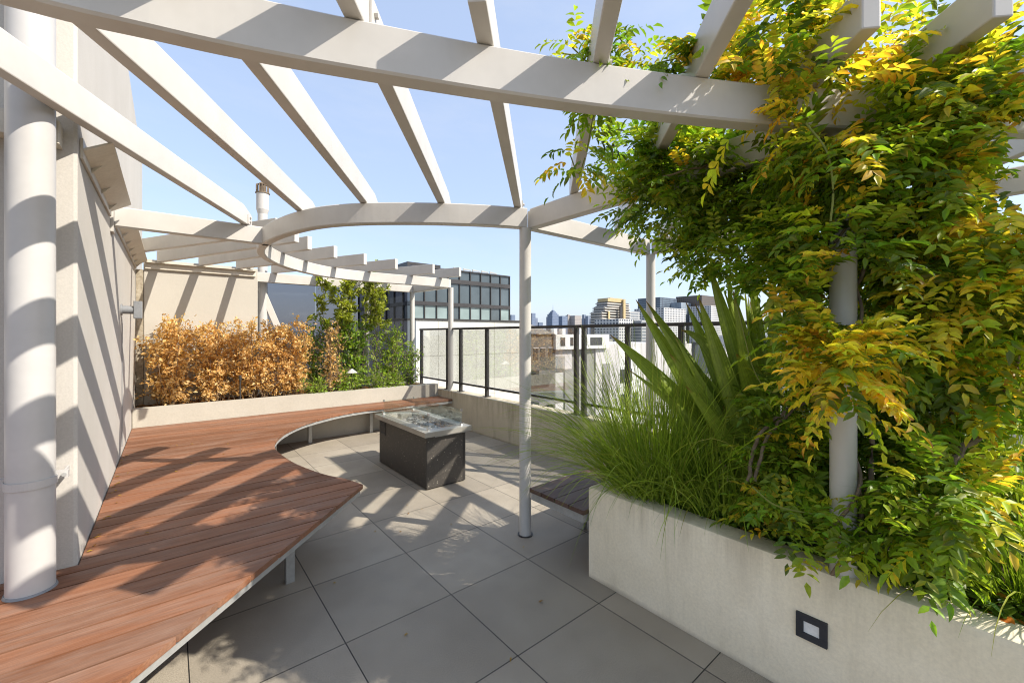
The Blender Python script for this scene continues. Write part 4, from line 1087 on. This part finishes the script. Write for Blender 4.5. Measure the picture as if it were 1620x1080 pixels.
for x0, x1, yt, lab in ((809, 815, 498, 'small tower just right of the dark glass block'), (815.5, 819, 508, 'very low block right of the dark glass block')):
    T_('skyline_tower', lab + ' on the horizon', x0, x1, yt, 1900, tb, group='distant city towers')

# golden stepped apartment tower with banded balconies
gt = thing('gold_apartment_tower', tuple(at_y(975, 529, 300)), 'stepped apartment tower with a golden top and banded balconies', 'building')
gold = mottled('gold_cladding', (.44, .33, .16), (.54, .42, .22), .3, .45, 3, 0)
slabw = mottled('pale_balcony_slab', (.52, .48, .42), (.60, .56, .50), .3, .7, 3, 0)
def q2(x, y): return 930 + x / 7.043, 450 + y / 7.043
D = 300.0
def gx(x): return at_y(930 + x / 7.043, 500, D).x
def gz(y): return at_y(960, 450 + y / 7.043, D).z
body = MB(); slabs = MB(); gold_m = MB()
for xa, xb, yt, yb in ((150, 335, 305, 470), (182, 468, 245, 470), (215, 468, 190, 300)):
    body.box(gx(xa) + .8, gx(xb) - .8, D + 1.0, D + 16, gz(yb) - 20 if yb > 400 else gz(yb), gz(yt))
    z = gz(yb)
    while z < gz(yt):
        slabs.box(gx(xa), gx(xb), D - (1.2 if yb > 400 and xa > 160 else .4) - (.9 if xa == 150 else 0), D + 17 + xa * .001, z, z + 1.15); z += 3.0
gold_m.box(gx(218), gx(402), D - .6, D + 14.5, gz(188), gz(150)); gold_m.box(gx(255), gx(395), D + 1, D + 12, gz(150), gz(142)); gold_m.box(gx(375), gx(398), D - 2.9, D - 1.5, gz(372), gz(150)); gold_m.box(gx(205), gx(222), D - 3.2, D - 2.2, gz(470), gz(300))
body.build('core', tower_mat('tower_glass_core', (.16, .14, .12), (.06, .07, .08), 4, 3, .7, .7), gt)
slabs.build('balcony_slabs', slabw, gt); gold_m.build('gold_crown', gold, gt)
MB().box(gx(318), gx(342), D - 5.5, D - 4.0, gz(470), gz(238)).build('stair_tower', M['spandrel'], gt)
white_grid = tower_mat('white_grid_facade', (.55, .54, .52), (.10, .11, .13), 4.2, 3.2, .62, .6)
dark_grid = tower_mat('dark_grid_facade', (.06, .055, .055), (.10, .11, .13), 3.6, 3.2, .5, .5)
navy = tower_mat('navy_band_facade', (.07, .085, .11), (.13, .17, .21), 40, 3.2, .95, .45)
grey_band = tower_mat('grey_band_facade', (.40, .40, .39), (.14, .16, .18), 30, 3.4, .95, .5)
bluegl = tower_mat('pale_blue_glass_facade', (.30, .33, .36), (.22, .27, .32), 5, 3.4, .8, .8)
tan_grid = tower_mat('brown_top_facade', (.10, .075, .055), (.05, .05, .055), 4, 3.2, .5, .6)
MID = [(345, 590, 385, 270, white_grid, 'low white gridded block in front of the golden tower'), (468, 580, 303, 310, grey_band, 'grey banded block with white floors right of the golden tower'), (585, 672, 298, 340, dark_grid, 'dark square windowed block left of the rear white post'),
       (780, 838, 180, 420, grey_band, 'pale banded tower just right of the rear white post'), (805, 990, 150, 400, navy, 'navy banded tower right of the rear white post'), (990, 1052, 172, 450, bluegl, 'slim pale glass tower right of the navy tower'), (1040, 1182, 205, 380, bluegl, 'blue glass tower behind the folded sword leaf'),
       (850, 1092, 265, 300, white_grid, 'pale gridded block below the navy tower'), (1270, 1445, 128, 360, tan_grid, 'dark brown topped tower behind the upright sword leaves'), (1370, 1510, 240, 330, white_grid, 'white framed block below the brown topped tower'), (600, 800, 400, 260, grey_band, 'low grey banded block behind the rear white post')]
for x0, x1, yt, d, mt, lab in MID:
    p0 = q2(x0, yt); p1 = q2(x1, yt); T_('city_tower', lab, p0[0], p1[0], p0[1], d, mt, group='mid distance city blocks')
# low roofs between the terrace and the towers
lr = np.random.default_rng(77)
roofm = [M['white_wall'], M['grey_panel'], M['lilac_wall'], M['roof_grey'], M['brown_panel']]
kinds = ['white', 'grey', 'pale', 'dark roofed', 'brown']
for k in range(26):
    dist = lr.uniform(60, 230); px = lr.uniform(855, 1200); w = lr.uniform(6, 14); i = int(lr.integers(5))
    p = at_y(px, 529, dist); ht = lr.uniform(-9, -.5)
    o = MB().box(p.x - w / 2, p.x + w / 2, dist, dist + 12, -24, ht).box(p.x - w / 5, p.x + w / 6, dist + 2, dist + 7, ht, ht + 1.6).build('low_building', roofm[i])
    tag(o, f'small {kinds[i]} flat roofed building below the rail among the low city roofs', 'building', f'{kinds[i]} low buildings beyond the balustrade')

# ------------------------------------------------------------------ light, sky, camera
SUND = Vector((.65, -.89, 1.0)).normalized()
el = math.asin(SUND.z); az = math.atan2(SUND.x, SUND.y)
sun = bpy.data.lights.new('sun', 'SUN'); sun.energy = 3.4; sun.angle = math.radians(.5); sun.color = (1.0, .94, .85)
so = bpy.data.objects.new('sun', sun); COL.objects.link(so); so.rotation_euler = (-SUND).to_track_quat('-Z', 'Y').to_euler()
w = bpy.data.worlds.new('World'); SC.world = w; w.use_nodes = True
nt = w.node_tree; bg = nt.nodes['Background']
sky = nt.nodes.new('ShaderNodeTexSky'); sky.sky_type = 'NISHITA'; sky.sun_disc = False
sky.sun_elevation = el; sky.sun_rotation = az; sky.air_density = 1.0; sky.dust_density = 1.6; sky.ozone_density = .9; sky.altitude = 50
tc_ = nt.nodes.new('ShaderNodeTexCoord'); mp_ = nt.nodes.new('ShaderNodeMapping'); mp_.inputs['Scale'].default_value = (1.2, 2.6, 6.0)
nt.links.new(tc_.outputs['Generated'], mp_.inputs['Vector'])
wisp = ramp(nt, [(.50, 0.0), (.80, .22)]); nt.links.new(noise(nt, mp_.outputs[0], 1.7, 8, .62), wisp.inputs[0])
even = mixc(nt, .64, sky.outputs[0], (1.80, 2.16, 2.92))
nt.links.new(mixc(nt, wisp.outputs[0], even, (2.7, 2.8, 3.0)), bg.inputs[0]); bg.inputs[1].default_value = .15

cam = bpy.data.cameras.new('camera'); co = bpy.data.objects.new('camera', cam); COL.objects.link(co)
cam.sensor_fit = 'HORIZONTAL'; cam.sensor_width = 36; cam.lens = 36 * FPX / 1620
cam.shift_y = (CY0 - 540) / 1620.0; cam.clip_start = .05; cam.clip_end = 20000
co.location = (0, 0, EYE); co.rotation_euler = (math.pi / 2, 0, -YAW)
SC.camera = co
SC.cycles.filter_width = 1.1
vs = SC.view_settings
vs.view_transform = 'Standard'; vs.look = 'None'; vs.exposure = 1.15; vs.gamma = 1
